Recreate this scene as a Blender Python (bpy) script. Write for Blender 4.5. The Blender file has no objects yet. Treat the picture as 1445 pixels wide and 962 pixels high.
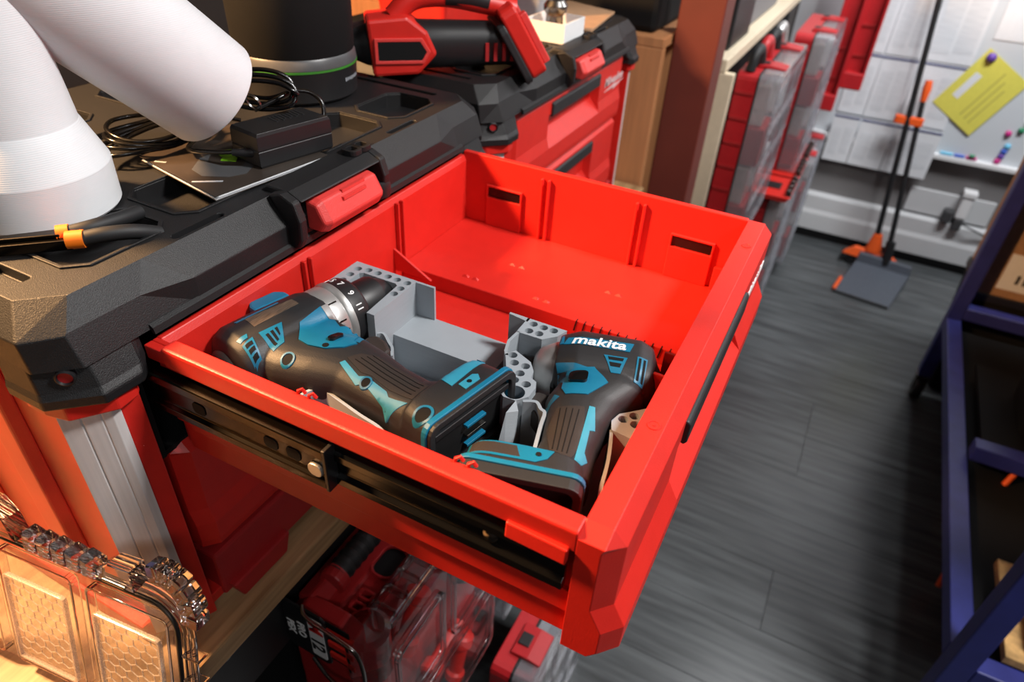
import bpy, bmesh, math, random
from mathutils import Vector, Matrix
from mathutils.geometry import tessellate_polygon
from mathutils.bvhtree import BVHTree
random.seed(7)
sc = bpy.context.scene
COL = sc.collection
PI = math.pi
# ------------------------------------------------------------------ camera, world, lights, exposure
cam = bpy.data.objects.new('camera', bpy.data.cameras.new('camera')); COL.objects.link(cam)
RM = ((0.45892139, -0.88702714, 0.05073475), (-0.50834067, -0.3089758, -0.80381821), (0.72868438, 0.34309883, -0.59270757))
m4 = Matrix.Identity(4)
for i in range(3):
    m4[i][0] = RM[0][i]; m4[i][1] = -RM[1][i]; m4[i][2] = -RM[2][i]
m4[2][3] = 1.5
cam.matrix_world = m4
cam.data.sensor_width = 36.0; cam.data.lens = 23.99; cam.data.clip_start = 0.02
cam.data.dof.use_dof = True; cam.data.dof.focus_distance = 0.53; cam.data.dof.aperture_fstop = 6.3
sc.camera = cam
sc.cycles.transparent_max_bounces = 24
world = bpy.data.worlds.new('world'); sc.world = world; world.use_nodes = True
world.node_tree.nodes['Background'].inputs[0].default_value = (0.75, 0.85, 1.0, 1)
world.node_tree.nodes['Background'].inputs[1].default_value = 0.05
def area(name, loc, target, w, h, power, col, spread=180):
    l = bpy.data.lights.new(name, 'AREA'); l.shape = 'RECTANGLE'; l.size = w; l.size_y = h; l.energy = power; l.color = col
    l.spread = math.radians(spread)
    o = bpy.data.objects.new(name, l); COL.objects.link(o); o.location = loc
    o.rotation_euler = (Vector(target) - Vector(loc)).to_track_quat('-Z', 'Y').to_euler()
    return o
area('warm_bench_lamp', (0.04, 1.13, 2.03), (0.35, 0.4, 1.1), 0.15, 0.15, 74, (1.0, 0.56, 0.25))
area('ceiling_led_front', (0.72, -0.82, 2.54), (0.7, 0.0, 0), 0.30, 0.22, 45, (1.0, 0.98, 0.96))
area('added_wall_fill', (2.35, -0.75, 2.6), (3.39, -0.35, 1.2), 1.0, 0.4, 70, (0.97, 0.98, 1.0))  # unseen lamp added to brighten the whiteboard and the floor sheen
area('added_entry_fill', (-0.9, -1.3, 2.6), (0.2, 0.2, 1.0), 0.6, 0.3, 11, (0.98, 0.99, 1.0))  # unseen fill lamp added to lift the area under the drawer
sc.view_settings.view_transform = 'Standard'; sc.view_settings.look = 'None'
sc.view_settings.exposure = 0.0; sc.view_settings.gamma = 1.0; sc.view_settings.use_curve_mapping = False

# ------------------------------------------------------------------ materials
def lin(c):
    return tuple(((v / 255 / 12.92) if v / 255 <= 0.04045 else ((v / 255 + 0.055) / 1.055) ** 2.4) for v in c) + (1.0,)
MATS = {}
def mat(name, rgb, rough=0.5, metal=0.0, var=0.06, scale=60.0, bump=0.0, bscale=900.0, spec=0.5, stretch=(1, 1, 1), emit=0, coat=0.0, rgb2=None):
    m = bpy.data.materials.new(name); m.use_nodes = True; MATS[name] = m
    nt = m.node_tree; b = nt.nodes['Principled BSDF']
    tc = nt.nodes.new('ShaderNodeTexCoord'); mp = nt.nodes.new('ShaderNodeMapping'); mp.inputs['Scale'].default_value = stretch
    nt.links.new(tc.outputs['Object'], mp.inputs[0])
    no = nt.nodes.new('ShaderNodeTexNoise'); no.inputs['Scale'].default_value = scale; no.inputs['Detail'].default_value = 4
    nt.links.new(mp.outputs[0], no.inputs['Vector'])
    cr = nt.nodes.new('ShaderNodeValToRGB'); c = lin(rgb); c2 = lin(rgb2) if rgb2 else None
    cr.color_ramp.elements[0].position = 0.3; cr.color_ramp.elements[1].position = 0.7
    cr.color_ramp.elements[0].color = tuple(v * (1 - var) for v in c[:3]) + (1,)
    cr.color_ramp.elements[1].color = c2 or tuple(min(1, v * (1 + var)) for v in c[:3]) + (1,)
    nt.links.new(no.outputs['Fac'], cr.inputs[0]); nt.links.new(cr.outputs[0], b.inputs['Base Color'])
    b.inputs['Roughness'].default_value = rough; b.inputs['Metallic'].default_value = metal
    b.inputs['Specular IOR Level'].default_value = spec; b.inputs['Coat Weight'].default_value = coat
    if emit:
        nt.links.new(cr.outputs[0], b.inputs['Emission Color']); b.inputs['Emission Strength'].default_value = emit
    if bump:
        n2 = nt.nodes.new('ShaderNodeTexNoise'); n2.inputs['Scale'].default_value = bscale; n2.inputs['Detail'].default_value = 2
        nt.links.new(mp.outputs[0], n2.inputs['Vector'])
        bp = nt.nodes.new('ShaderNodeBump'); bp.inputs['Strength'].default_value = bump; bp.inputs['Distance'].default_value = 0.001
        nt.links.new(n2.outputs['Fac'], bp.inputs['Height']); nt.links.new(bp.outputs[0], b.inputs['Normal'])
    return m
mat('red', (202, 37, 29), 0.42, bump=0.12, var=0.04)
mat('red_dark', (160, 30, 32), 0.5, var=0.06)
mat('red_case', (176, 28, 34), 0.45)
mat('red_latch', (212, 62, 58), 0.42, bump=0.25)
mat('black_lid', (17, 17, 19), 0.52, bump=0.35, bscale=1400, spec=0.5)
mat('black', (26, 26, 28), 0.45)
mat('black_matte', (17, 17, 18), 0.75, spec=0.2)
mat('black_gloss', (14, 14, 15), 0.2)
mat('rubber', (33, 34, 36), 0.5, bump=0.2, bscale=1500)
mat('rubber_brown', (46, 40, 37), 0.55, bump=0.15)
mat('teal', (8, 106, 140), 0.45, bump=0.1)
mat('teal_light', (48, 142, 168), 0.5)
mat('silver', (185, 184, 182), 0.4, 0.7, var=0.08)
mat('steel', (150, 148, 145), 0.25, 1.0)
mat('steel_dark', (70, 66, 62), 0.22, 1.0)
mat('slide_dark', (50, 45, 40), 0.2, 0.95)
mat('alu', (206, 200, 198), 0.5, 0.1, stretch=(1, 1, 0.02), scale=300, var=0.08)
mat('grey_pla', (150, 157, 163), 0.5, stretch=(1, 1, 30), scale=40, var=0.03, bump=0.15, bscale=120)
mat('white_pla', (222, 225, 228), 0.55, stretch=(1, 1, 1), var=0.02)
mat('white', (225, 226, 227), 0.5, var=0.02)
mat('white_text', (235, 235, 235), 0.5, var=0.0)
mat('logo_white', (206, 178, 178), 0.5, var=0.02)
mat('yellow_print', (196, 187, 84), 0.7)
mat('whiteboard', (205, 211, 216), 0.3, var=0.02, scale=3)
mat('paper', (222, 225, 229), 0.7, var=0.02)
mat('paper_print', (212, 216, 221), 0.7, var=0.08, stretch=(1, 1, 14), scale=9, rgb2=(222, 225, 229))
mat('ink_blue', (70, 78, 120), 0.6)
mat('yellow', (222, 214, 92), 0.7, var=0.03)
mat('purple', (105, 70, 165), 0.4)
mat('magenta', (200, 40, 130), 0.4)
mat('blue_marker', (50, 90, 190), 0.4)
mat('cyan_marker', (110, 190, 225), 0.4)
mat('green_marker', (40, 130, 90), 0.4)
mat('orange', (245, 120, 20), 0.5)
mat('orange_red', (236, 92, 30), 0.5)
mat('blue_steel', (44, 50, 122), 0.45, var=0.12, scale=25)
mat('wall_grey', (118, 116, 116), 0.8, var=0.03, scale=4)
mat('wall_white', (198, 200, 202), 0.75, var=0.03, scale=4)
mat('ceiling_white', (110, 110, 112), 0.85)
mat('wall_dark', (46, 40, 38), 0.85)
mat('wood', (158, 122, 82), 0.5, stretch=(1.2, 16, 16), scale=7, var=0.3, rgb2=(184, 150, 108))
mat('tan_wood', (184, 128, 84), 0.6, stretch=(14, 14, 1), scale=6, var=0.12)
mat('cream', (212, 198, 172), 0.6, var=0.04)
mat('brown_post', (100, 42, 32), 0.55, var=0.08, scale=15)
mat('cardboard', (158, 122, 90), 0.8, var=0.1)
mat('osb', (190, 150, 95), 0.8, var=0.45, scale=40)
mat('plank', (66, 69, 71), 0.29, stretch=(14, 1.0, 1), scale=4, var=0.3, bump=0.06, bscale=60, rgb2=(92, 96, 98))
mat('grey_band', (72, 73, 75), 0.4)
mat('green_line', (52, 118, 38), 0.5)
mat('lime', (130, 205, 30), 0.5)
mat('booklet_cover', (44, 38, 34), 0.35, var=0.4, scale=14, rgb2=(66, 58, 52))
mat('label_brown', (70, 58, 50), 0.55, stretch=(3, 40, 1), scale=30, var=0.4, rgb2=(112, 94, 78))
mat('grey_box', (150, 155, 162), 0.6)
mat('rubber_dark', (24, 25, 27), 0.6)
mat('dust_grey', (74, 80, 90), 0.5)
mat('plug_dark', (60, 60, 62), 0.6)
def clear_mat(name, tint, body=0.06, edge=0.5, rough=0.08):
    """Thin clear polycarbonate: mostly see-through, a little milky body, gloss growing towards grazing angles."""
    m = bpy.data.materials.new(name); m.use_nodes = True; MATS[name] = m
    nt = m.node_tree; b = nt.nodes['Principled BSDF']; out = nt.nodes['Material Output']
    b.inputs['Base Color'].default_value = lin(tint); b.inputs['Roughness'].default_value = 0.3
    t = nt.nodes.new('ShaderNodeBsdfTransparent'); t.inputs[0].default_value = (0.965, 0.965, 0.97, 1)
    no = nt.nodes.new('ShaderNodeTexNoise'); no.inputs['Scale'].default_value = 35
    mr = nt.nodes.new('ShaderNodeMapRange'); mr.inputs[3].default_value = body * 0.6; mr.inputs[4].default_value = body * 1.4
    nt.links.new(no.outputs[0], mr.inputs[0])
    mx = nt.nodes.new('ShaderNodeMixShader'); nt.links.new(mr.outputs[0], mx.inputs[0]); nt.links.new(t.outputs[0], mx.inputs[1]); nt.links.new(b.outputs[0], mx.inputs[2])
    gl = nt.nodes.new('ShaderNodeBsdfGlossy'); gl.inputs['Roughness'].default_value = rough
    lw = nt.nodes.new('ShaderNodeLayerWeight'); pw = nt.nodes.new('ShaderNodeMath'); pw.operation = 'POWER'; pw.inputs[1].default_value = 3.0
    ml = nt.nodes.new('ShaderNodeMath'); ml.operation = 'MULTIPLY_ADD'; ml.inputs[1].default_value = edge; ml.inputs[2].default_value = 0.045
    nt.links.new(lw.outputs['Facing'], pw.inputs[0]); nt.links.new(pw.outputs[0], ml.inputs[0])
    m2 = nt.nodes.new('ShaderNodeMixShader'); nt.links.new(ml.outputs[0], m2.inputs[0]); nt.links.new(mx.outputs[0], m2.inputs[1]); nt.links.new(gl.outputs[0], m2.inputs[2])
    nt.links.new(m2.outputs[0], out.inputs[0])
clear_mat('clear', (200, 198, 200), 0.012, 0.5)
clear_mat('clear_edge', (200, 192, 195), 0.06, 0.8, 0.05)
clear_mat('clear_line', (225, 215, 205), 0.35, 0.8, 0.1)
def solid_clear(name, tint):
    m = bpy.data.materials.new(name); m.use_nodes = True; MATS[name] = m; b = m.node_tree.nodes['Principled BSDF']
    no = m.node_tree.nodes.new('ShaderNodeTexNoise'); no.inputs['Scale'].default_value = 40; mr = m.node_tree.nodes.new('ShaderNodeMapRange'); mr.inputs[3].default_value = 0.02; mr.inputs[4].default_value = 0.09
    m.node_tree.links.new(no.outputs[0], mr.inputs[0]); m.node_tree.links.new(mr.outputs[0], b.inputs['Roughness'])
    b.inputs['Base Color'].default_value = lin(tint); b.inputs['Transmission Weight'].default_value = 1.0; b.inputs['IOR'].default_value = 1.45
solid_clear('clear_solid', (238, 232, 232))
clear_mat('smoke', (175, 178, 186), 0.2, 0.5, 0.15)

# ------------------------------------------------------------------ mesh helpers
class MB:
    def __init__(s): s.v = []; s.f = []
    def add(s, vs, fs, M=None):
        n = len(s.v)
        s.v += [tuple(M @ Vector(p)) if M is not None else tuple(p) for p in vs]
        s.f += [tuple(i + n for i in f) for f in fs]
        return s
    def box(s, x0, x1, y0, y1, z0, z1, M=None):
        v = [(x, y, z) for z in (z0, z1) for y in (y0, y1) for x in (x0, x1)]
        return s.add(v, [(0, 2, 3, 1), (4, 5, 7, 6), (0, 1, 5, 4), (2, 6, 7, 3), (0, 4, 6, 2), (1, 3, 7, 5)], M)
    def prism(s, poly, z0, z1, holes=(), pockets=(), M=None):
        # poly and holes are (x, y) loops; pockets are (loop, floor z)
        loops = [list(poly)] + [list(h) for h in holes] + [list(p[0]) for p in pockets]
        flat = [p for l in loops for p in l]
        tris = tessellate_polygon([[Vector((p[0], p[1], 0)) for p in l] for l in loops]) if len(loops) > 1 else None
        n = len(flat); v = [(p[0], p[1], z1) for p in flat]; f = []
        f += [tuple(t) for t in tris] if tris else [tuple(range(n))]
        nb = len(v)
        thr = len(poly) + sum(len(h) for h in holes)
        v += [(p[0], p[1], z0) for p in flat[:thr]]
        if holes:
            tb = tessellate_polygon([[Vector((p[0], p[1], 0)) for p in l] for l in loops[:1 + len(holes)]])
            f += [tuple(nb + i for i in reversed(t)) for t in tb]
        else:
            f += [tuple(nb + i for i in reversed(range(len(poly))))]
        k = 0
        for l in loops[:1 + len(holes)]:
            m = len(l)
            for i in range(m):
                j = (i + 1) % m
                f.append((k + i, nb + k + i, nb + k + j, k + j))
            k += m
        for l, zf in pockets:
            m = len(l); c = len(v); v += [(p[0], p[1], zf) for p in l]
            for i in range(m):
                j = (i + 1) % m
                f.append((k + i, c + i, c + j, k + j))
            f.append(tuple(c + i for i in range(m)))
            k += m
        return s.add(v, f, M)
    def loft(s, rings, caps=True, closed=True, M=None):
        n = len(rings[0]); v = [p for r in rings for p in r]; f = []
        for a in range(len(rings) - 1):
            for i in range(n if closed else n - 1):
                j = (i + 1) % n
                f.append((a * n + i, a * n + j, (a + 1) * n + j, (a + 1) * n + i))
        if caps:
            f.append(tuple(reversed(range(n)))); f.append(tuple((len(rings) - 1) * n + i for i in range(n)))
        return s.add(v, f, M)
    def tube(s, path, r, n=8, closed=False, M=None):
        P = [Vector(p) for p in path]; rings = []; up = None
        for i, p in enumerate(P):
            if closed: t = P[(i + 1) % len(P)] - P[i - 1]
            else: t = P[min(i + 1, len(P) - 1)] - P[max(i - 1, 0)]
            t.normalize()
            if up is None: up = t.orthogonal()
            a = (up - t * up.dot(t))
            if a.length < 1e-6: a = t.orthogonal()
            a.normalize(); up = a; b = t.cross(a)
            rr = r[i] if isinstance(r, (list, tuple)) else r
            rings.append([p + rr * (math.cos(2 * PI * k / n) * a + math.sin(2 * PI * k / n) * b) for k in range(n)])
        if closed: rings.append(rings[0])
        return s.loft(rings, caps=not closed, M=M)
    def lathe(s, prof, n=32, M=None, caps=True):
        rings = [[(r * math.cos(2 * PI * k / n), r * math.sin(2 * PI * k / n), h) for k in range(n)] for r, h in prof]
        return s.loft(rings, caps=caps, M=M)
    def profx(s, prof, x0, x1, M=None):
        # extrude a (y, z) profile along x
        return s.loft([[(x0, a, b) for a, b in prof], [(x1, a, b) for a, b in prof]], M=M)
    def profy(s, prof, y0, y1, M=None):
        return s.loft([[(a, y0, b) for a, b in prof], [(a, y1, b) for a, b in prof]], M=M)
def rrect(x0, x1, y0, y1, r, n=4):
    o = []
    for cx, cy, a0 in ((x1 - r, y1 - r, 0), (x0 + r, y1 - r, 90), (x0 + r, y0 + r, 180), (x1 - r, y0 + r, 270)):
        for k in range(n + 1):
            a = math.radians(a0 + 90 * k / n); o.append((cx + r * math.cos(a), cy + r * math.sin(a)))
    return o
def crect(x0, x1, y0, y1, c): return rrect(x0, x1, y0, y1, c, 1)
def circ(x, y, r, n=16): return [(x + r * math.cos(2 * PI * k / n), y + r * math.sin(2 * PI * k / n)) for k in range(n)]
WL = {}
def finish(name, me, m, parent, bev=0, smooth=0, seg=2, solid=0):
    for mm in (m if isinstance(m, (list, tuple)) else [m]): me.materials.append(MATS[mm])
    vs = [v.co for v in me.vertices]
    if not vs: vs = [Vector((0, 0, 0))]
    lo = Vector([min(v[i] for v in vs) for i in range(3)]); hi = Vector([max(v[i] for v in vs) for i in range(3)])
    c = (lo + hi) / 2; c.z = lo.z
    me.transform(Matrix.Translation(-c))
    o = bpy.data.objects.new(name, me); COL.objects.link(o); WL[o.name] = c
    if parent is not None:
        o.parent = parent; o.location = c - WL[parent.name]
    else: o.location = c
    if smooth:
        me.polygons.foreach_set('use_smooth', [True] * len(me.polygons)); me.set_sharp_from_angle(angle=math.radians(smooth))
    if bev:
        b = o.modifiers.new('bevel', 'BEVEL'); b.width = bev; b.segments = seg; b.limit_method = 'ANGLE'; b.angle_limit = math.radians(35)
    return o
def obj(name, mb, m, parent=None, bev=0, smooth=0, seg=2):
    me = bpy.data.meshes.new(name); me.from_pydata(mb.v, [], mb.f)
    bm = bmesh.new(); bm.from_mesh(me); bmesh.ops.recalc_face_normals(bm, faces=bm.faces); bm.to_mesh(me); bm.free()
    return finish(name, me, m, parent, bev, smooth, seg)
def tag(o, label, cat, group=None):
    o['label'] = label; o['category'] = cat
    if group: o['group'] = group
    return o
def thing(name, loc, label, cat, group=None):
    o = bpy.data.objects.new(name, None); COL.objects.link(o); o.location = loc; o.empty_display_size = 0.02
    WL[o.name] = Vector(loc); return tag(o, label, cat, group)
def structure(o): o['kind'] = 'structure'; return o
def dup(root, loc, rz, label, group=None):
    r = root.copy(); COL.objects.link(r); r.location = loc; r.rotation_euler = (0, 0, rz); r['label'] = label
    WL[r.name] = Vector(loc)
    if group: r['group'] = group
    for ch in list(root.children):
        c = ch.copy(); COL.objects.link(c); c.parent = r
        for g in list(ch.children):
            d = g.copy(); COL.objects.link(d); d.parent = c
    return r
def text_mb(body, size, M, depth=0.0006, shear=0.0, bold=0.0):
    cu = bpy.data.curves.new('t', 'FONT'); cu.body = body; cu.size = size; cu.extrude = depth / 2; cu.shear = shear; cu.offset = bold
    cu.align_x = 'CENTER'; cu.align_y = 'CENTER'; cu.resolution_u = 3
    t = bpy.data.objects.new('t', cu); COL.objects.link(t)
    dg = bpy.context.evaluated_depsgraph_get(); me = bpy.data.meshes.new_from_object(t.evaluated_get(dg))
    mb = MB(); mb.add([v.co.copy() for v in me.vertices], [tuple(p.vertices) for p in me.polygons], M)
    bpy.data.objects.remove(t); bpy.data.meshes.remove(me); bpy.data.curves.remove(cu)
    return mb
def frame(o, x, y, z=None):
    x = Vector(x).normalized(); y = Vector(y); y = (y - x * x.dot(y)).normalized(); zz = x.cross(y)
    M = Matrix.Identity(4)
    for i in range(3): M[i][0] = x[i]; M[i][1] = y[i]; M[i][2] = zz[i]; M[i][3] = o[i]
    return M
# ------------------------------------------------------------------ room
structure(obj('wall_far', MB().box(3.39, 3.5, -3.2, 2.3, 0, 2.7), 'wall_grey'))
structure(obj('wall_back', MB().box(-2.2, 3.39, 2.15, 2.25, 0, 2.7), 'wall_dark'))
structure(obj('wall_left', MB().box(-2.3, -2.2, -3.2, 2.25, 0, 2.7), 'wall_dark'))
structure(obj('wall_front', MB().box(-2.3, 3.5, -3.3, -3.2, 0, 2.7), 'wall_dark'))
structure(obj('ceiling', MB().box(-2.3, 3.5, -3.3, 2.3, 2.7, 2.8), 'ceiling_white'))
fl = structure(obj('floor', MB().box(-2.3, 3.5, -3.3, 2.3, -0.05, -0.004), 'black_matte'))
pw, pl = 0.19, 1.25
pm = None
for i in range(17):
    x = 0.165 + i * pw; off = random.choice((0.0, 0.42, 0.83))
    for j in range(4):
        y = -3.1 + off + j * pl
        if pm is None:
            o = obj('plank', MB().box(0, pw - 0.0004, 0, pl - 0.0004, -0.004, 0), 'plank', fl, 0.0007, seg=1); pm = o
            o.location = Vector((x + pw / 2, y + pl / 2, -0.004)) - WL[fl.name]
        else:
            o = pm.copy(); COL.objects.link(o); o.location = Vector((x + pw / 2, y + pl / 2, -0.004 + random.uniform(-0.0003, 0.0003))) - WL[fl.name]
            if random.random() < 0.5: o.rotation_euler = (0, 0, PI)
pmat = MATS['plank'].node_tree
oi = pmat.nodes.new('ShaderNodeObjectInfo'); va = pmat.nodes.new('ShaderNodeVectorMath'); va.operation = 'SCALE'
cmb = pmat.nodes.new('ShaderNodeCombineXYZ')
for k in range(3): pmat.links.new(oi.outputs['Random'], cmb.inputs[k])
va.inputs['Scale'].default_value = 37.0; pmat.links.new(cmb.outputs[0], va.inputs[0])
mpn = [n for n in pmat.nodes if n.type == 'MAPPING'][0]; pmat.links.new(va.outputs[0], mpn.inputs['Location'])
structure(obj('baseboard_far', MB().box(3.372, 3.39, -3.2, 2.15, 0, 0.05), 'black', bev=0.002))
# white wall duct: a two-step cable trunking along the far wall
tr = structure(obj('trim_1', MB().profy([(3.39, 0.05), (3.345, 0.05), (3.345, 0.13), (3.352, 0.15), (3.352, 0.215), (3.36, 0.225), (3.39, 0.225)], -3.2, 2.15), 'wall_white', bev=0.002))

# ------------------------------------------------------------------ workbench
wb = thing('workbench', (1.0, 0.8, 0.0), 'wooden topped workbench with black frame under the red tool chests', 'workbench')
obj('bench_top', MB().box(-0.75, 1.44, 0.372, 1.2, 0.85, 0.88), 'wood', wb, 0.003)
obj('apron', MB().box(-0.75, 1.44, 0.392, 0.42, 0.74, 0.85), 'black', wb, 0.002)
for x in (-0.7, 1.36):
    for y in (0.40, 1.10):
        obj('leg', MB().box(x, x + 0.06, y + 0.02, y + 0.08, 0.0, 0.85), 'black', wb, 0.003)
obj('back_panel', MB().box(-0.75, 1.44, 0.44, 0.45, 0.05, 0.74), 'black_matte', wb)
sw = obj('screw', MB().lathe([(0.0001, 0), (0.0065, 0), (0.0065, 0.002), (0.005, 0.0035), (0.0028, 0.0036), (0.0026, 0.0015), (0.0001, 0.0015)], 20,
    Matrix.Translation((0.2065, 0.392, 0.8275)) @ Matrix.Rotation(PI / 2, 4, 'X'), caps=False), 'steel', wb, smooth=40)

# ------------------------------------------------------------------ tool chests
def drawer_front(nm, parent, X0, X1, yf, zt, zb, handle=True, lg=0.009):
    """Front panel: face plane yf (outwards is -y), recess below the grip, ledge at the foot."""
    h = zt - zb; xm0, xm1 = (X0 + X1) / 2 - 0.105, (X0 + X1) / 2 + 0.105
    tail = [(yf - lg, zb + 0.030), (yf - lg, zb + 0.008), (yf - 0.003, zb), (yf + 0.0255, zb)]
    a = [(yf + 0.0255, zt), (yf + 0.009, zt), (yf, zt - 0.009), (yf, zt - 0.03), (yf, zt - 0.034), (yf, zb + 0.047)] + tail
    b = [(yf + 0.0255, zt), (yf + 0.009, zt), (yf, zt - 0.009), (yf, zt - 0.03), (yf + 0.016, zt - 0.034), (yf + 0.016, zb + 0.052)] + tail
    ce = [(y + (0.011 if y < yf + 0.008 else 0), z - (0.005 if z > zt - 0.001 else 0)) for y, z in a]
    mb = MB().loft([[(x, y, z) for y, z in pr] for x, pr in ((X0, ce), (X0 + 0.012, a), (xm0, a), (xm0 + 0.0008, b), (xm1 - 0.0008, b), (xm1, a), (X1 - 0.012, a), (X1, ce))])
    o = obj(nm, mb, 'red', parent, 0.0018)
    if handle:
        g = MB(); n = 14; x0, x1 = xm0 + 0.008, xm1 - 0.008
        g.profx([(yf - 0.002, zt - 0.0125), (yf + 0.003, zt - 0.012), (yf + 0.003, zt - 0.032), (yf - 0.002, zt - 0.034), (yf - 0.0038, zt - 0.031), (yf - 0.0038, zt - 0.015)], x0, x1)
        hb = obj('grip', g, 'rubber', parent, 0.0015)
    return o
def tool_chest(X0, label, opened):
    X1 = X0 + 0.58; xc = (X0 + X1) / 2
    t = thing('tool_chest', (xc, 0.6, 0.88), label, 'tool chest', 'red stackable tool chests')
    # body shell
    b = MB()
    for xs, sg in ((X0 + 0.012, 1), (X1 - 0.012, -1)):
        xa, xb = sorted((xs, xs + sg * 0.006)); b.box(xa, xb, 0.42, 0.80, 0.893, 1.215)
    b.box(X0 + 0.018, X1 - 0.018, 0.794, 0.80, 0.893, 1.215); b.box(X0 + 0.018, X1 - 0.018, 0.402, 0.794, 0.893, 0.905)
    obj('body', b, 'red', t, 0.001)
    li = MB(); li.box(X0 + 0.021, X1 - 0.021, 0.786, 0.79, 0.91, 1.2); li.box(X0 + 0.019, X0 + 0.023, 0.45, 0.786, 0.91, 1.2); li.box(X1 - 0.023, X1 - 0.019, 0.45, 0.786, 0.91, 1.2)
    obj('shade_liner', li, 'black_matte', t)  # black sheets added so the chest cavity reads as deep shade
    # raised ribs on the side walls
    for s, sg in ((X0 + 0.012, -1), (X1 - 0.012, 1)):
        for y0, y1 in ((0.485, 0.53), (0.60, 0.645), (0.70, 0.75)):
            xa, xb = sorted((s, s + sg * 0.009))
            r = MB().loft([[(s, y0, 0.895), (s, y1, 0.895), (s, y1, 1.2), (s, y0, 1.2)], [(s + sg * 0.009, y0 + 0.008, 0.905), (s + sg * 0.009, y1 - 0.008, 0.905), (s + sg * 0.009, y1 - 0.008, 1.195), (s + sg * 0.009, y0 + 0.008, 1.195)]])
            obj('side_rib', r, 'red', t, 0.002)
        f = MB(); xa, xb = sorted((s - sg * 0.004, s + sg * 0.012)); f.box(xa, xb, 0.43, 0.80, 0.88, 0.905)
        obj('side_foot', f, 'red', t, 0.003)
    # front posts with aluminium corner trims
    for sx, sg in ((X0, 1), (X1, -1)):
        po = MB(); po.prism([(sx + sg * 0.03, 0.409), (sx + sg * 0.053, 0.398), (sx + sg * 0.053, 0.44), (sx + sg * 0.012, 0.46), (sx + sg * 0.012, 0.428)][::sg], 0.885, 1.185)
        obj('corner_post', po, 'red', t, 0.0015)
        al = MB(); p0, p1 = Vector((sx + sg * 0.009, 0.427)), Vector((sx + sg * 0.038, 0.401))
        d = (p1 - p0); nn = Vector((d.y, -d.x)).normalized() * sg
        if nn.y > 0: nn = -nn
        q = [p0 + d * k + nn * e for k, e in ((0, 0), (0, 0.004), (0.33, 0.004), (0.35, 0.0025), (0.37, 0.004), (0.66, 0.004), (0.68, 0.003), (0.70, 0.004), (0.86, 0.004), (1.0, 0.0), (0.9, -0.004), (0.1, -0.004))]
        al.prism([(v.x, v.y) for v in q][::sg], 0.893, 1.166); obj('aluminium_trim', al, 'alu', t, 0.0005)
        cp = MB(); cp.prism([(sx + sg * 0.004, 0.43), (sx + sg * 0.008, 0.412), (sx + sg * 0.034, 0.393), (sx + sg * 0.050, 0.395), (sx + sg * 0.055, 0.40), (sx + sg * 0.055, 0.44), (sx + sg * 0.004, 0.45)][::sg], 1.163, 1.178)
        obj('post_cap', cp, 'red', t, 0.0015)
    # base rail with feet
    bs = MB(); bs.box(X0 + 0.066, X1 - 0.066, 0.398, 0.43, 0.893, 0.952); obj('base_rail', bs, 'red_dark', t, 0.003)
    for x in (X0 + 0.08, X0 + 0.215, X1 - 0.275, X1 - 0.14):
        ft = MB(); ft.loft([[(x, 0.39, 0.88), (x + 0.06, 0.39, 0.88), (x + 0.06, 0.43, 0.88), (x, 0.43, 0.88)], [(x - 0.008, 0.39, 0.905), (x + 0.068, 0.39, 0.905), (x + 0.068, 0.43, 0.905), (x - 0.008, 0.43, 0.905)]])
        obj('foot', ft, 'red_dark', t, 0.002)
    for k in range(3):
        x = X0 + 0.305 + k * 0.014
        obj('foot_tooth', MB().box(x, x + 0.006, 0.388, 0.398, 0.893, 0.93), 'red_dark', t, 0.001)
    # lid
    lid = MB()
    def ring(z, e, ej):
        a0, a1 = X0 + e, X1 - e; y0, y1 = 0.397 + ej, 0.815 - e
        c = 0.022
        return [(a0, y0 + c, z), (a0 + c, y0, z), (a0 + 0.078, y0, z), (a0 + 0.118, y0, z), (a1 - 0.118, y0, z), (a1 - 0.078, y0, z), (a1 - c, y0, z), (a1, y0 + c, z), (a1, y1 - c, z), (a1 - c, y1, z), (a0 + c, y1, z), (a0, y1 - c, z)]
    r0 = ring(1.206, 0.002, 0.0); r1 = ring(1.226, 0.002, 0.0); r2 = ring(1.247, 0.018, 0.02)
    for k in (1, 2, 5, 6): r1[k] = (r1[k][0], r1[k][1] + 0.008, r1[k][2] + 0.003)
    for k in (0, 7): r1[k] = (r1[k][0], r1[k][1] + 0.003, r1[k][2] + 0.003)
    lid.loft([r0, r1, r2], caps=False)
    top = [(p[0], p[1]) for p in r2]
    pk = []
    for sgn in (-1, 1):
        xa, xb = sorted((xc + sgn * 0.150, xc + sgn * 0.229)); xd, xe = sorted((xc + sgn * 0.022, xc + sgn * 0.132))
        pk += [(crect(xa, xb, 0.439, 0.502, 0.012), 1.2275), (crect(xd, xe, 0.442, 0.515, 0.012), 1.2275)]
        pk += [(crect(xa, xb, 0.69, 0.76, 0.012), 1.2275), (crect(xd, xe, 0.69, 0.76, 0.012), 1.2275)]
        xf, xg = sorted((xc + sgn * 0.112, xc + sgn * 0.161)); pk.append((crect(xf, xg, 0.4205, 0.4275, 0.002), 1.238))
        xf, xg = sorted((xc + sgn * 0.248, xc + sgn * 0.2555)); pk.append((crect(xf, xg, 0.455, 0.60, 0.002), 1.239))
    pk.append((crect(xc - 0.20, xc + 0.20, 0.56, 0.65, 0.02), 1.2415))
    lid.prism(top, 1.232, 1.247, pockets=pk)
    lid.box(X0 + 0.02, X1 - 0.02, 0.42, 0.79, 1.20, 1.212)
    lo = obj('lid', lid, 'black_lid', t, 0.0012)
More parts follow.
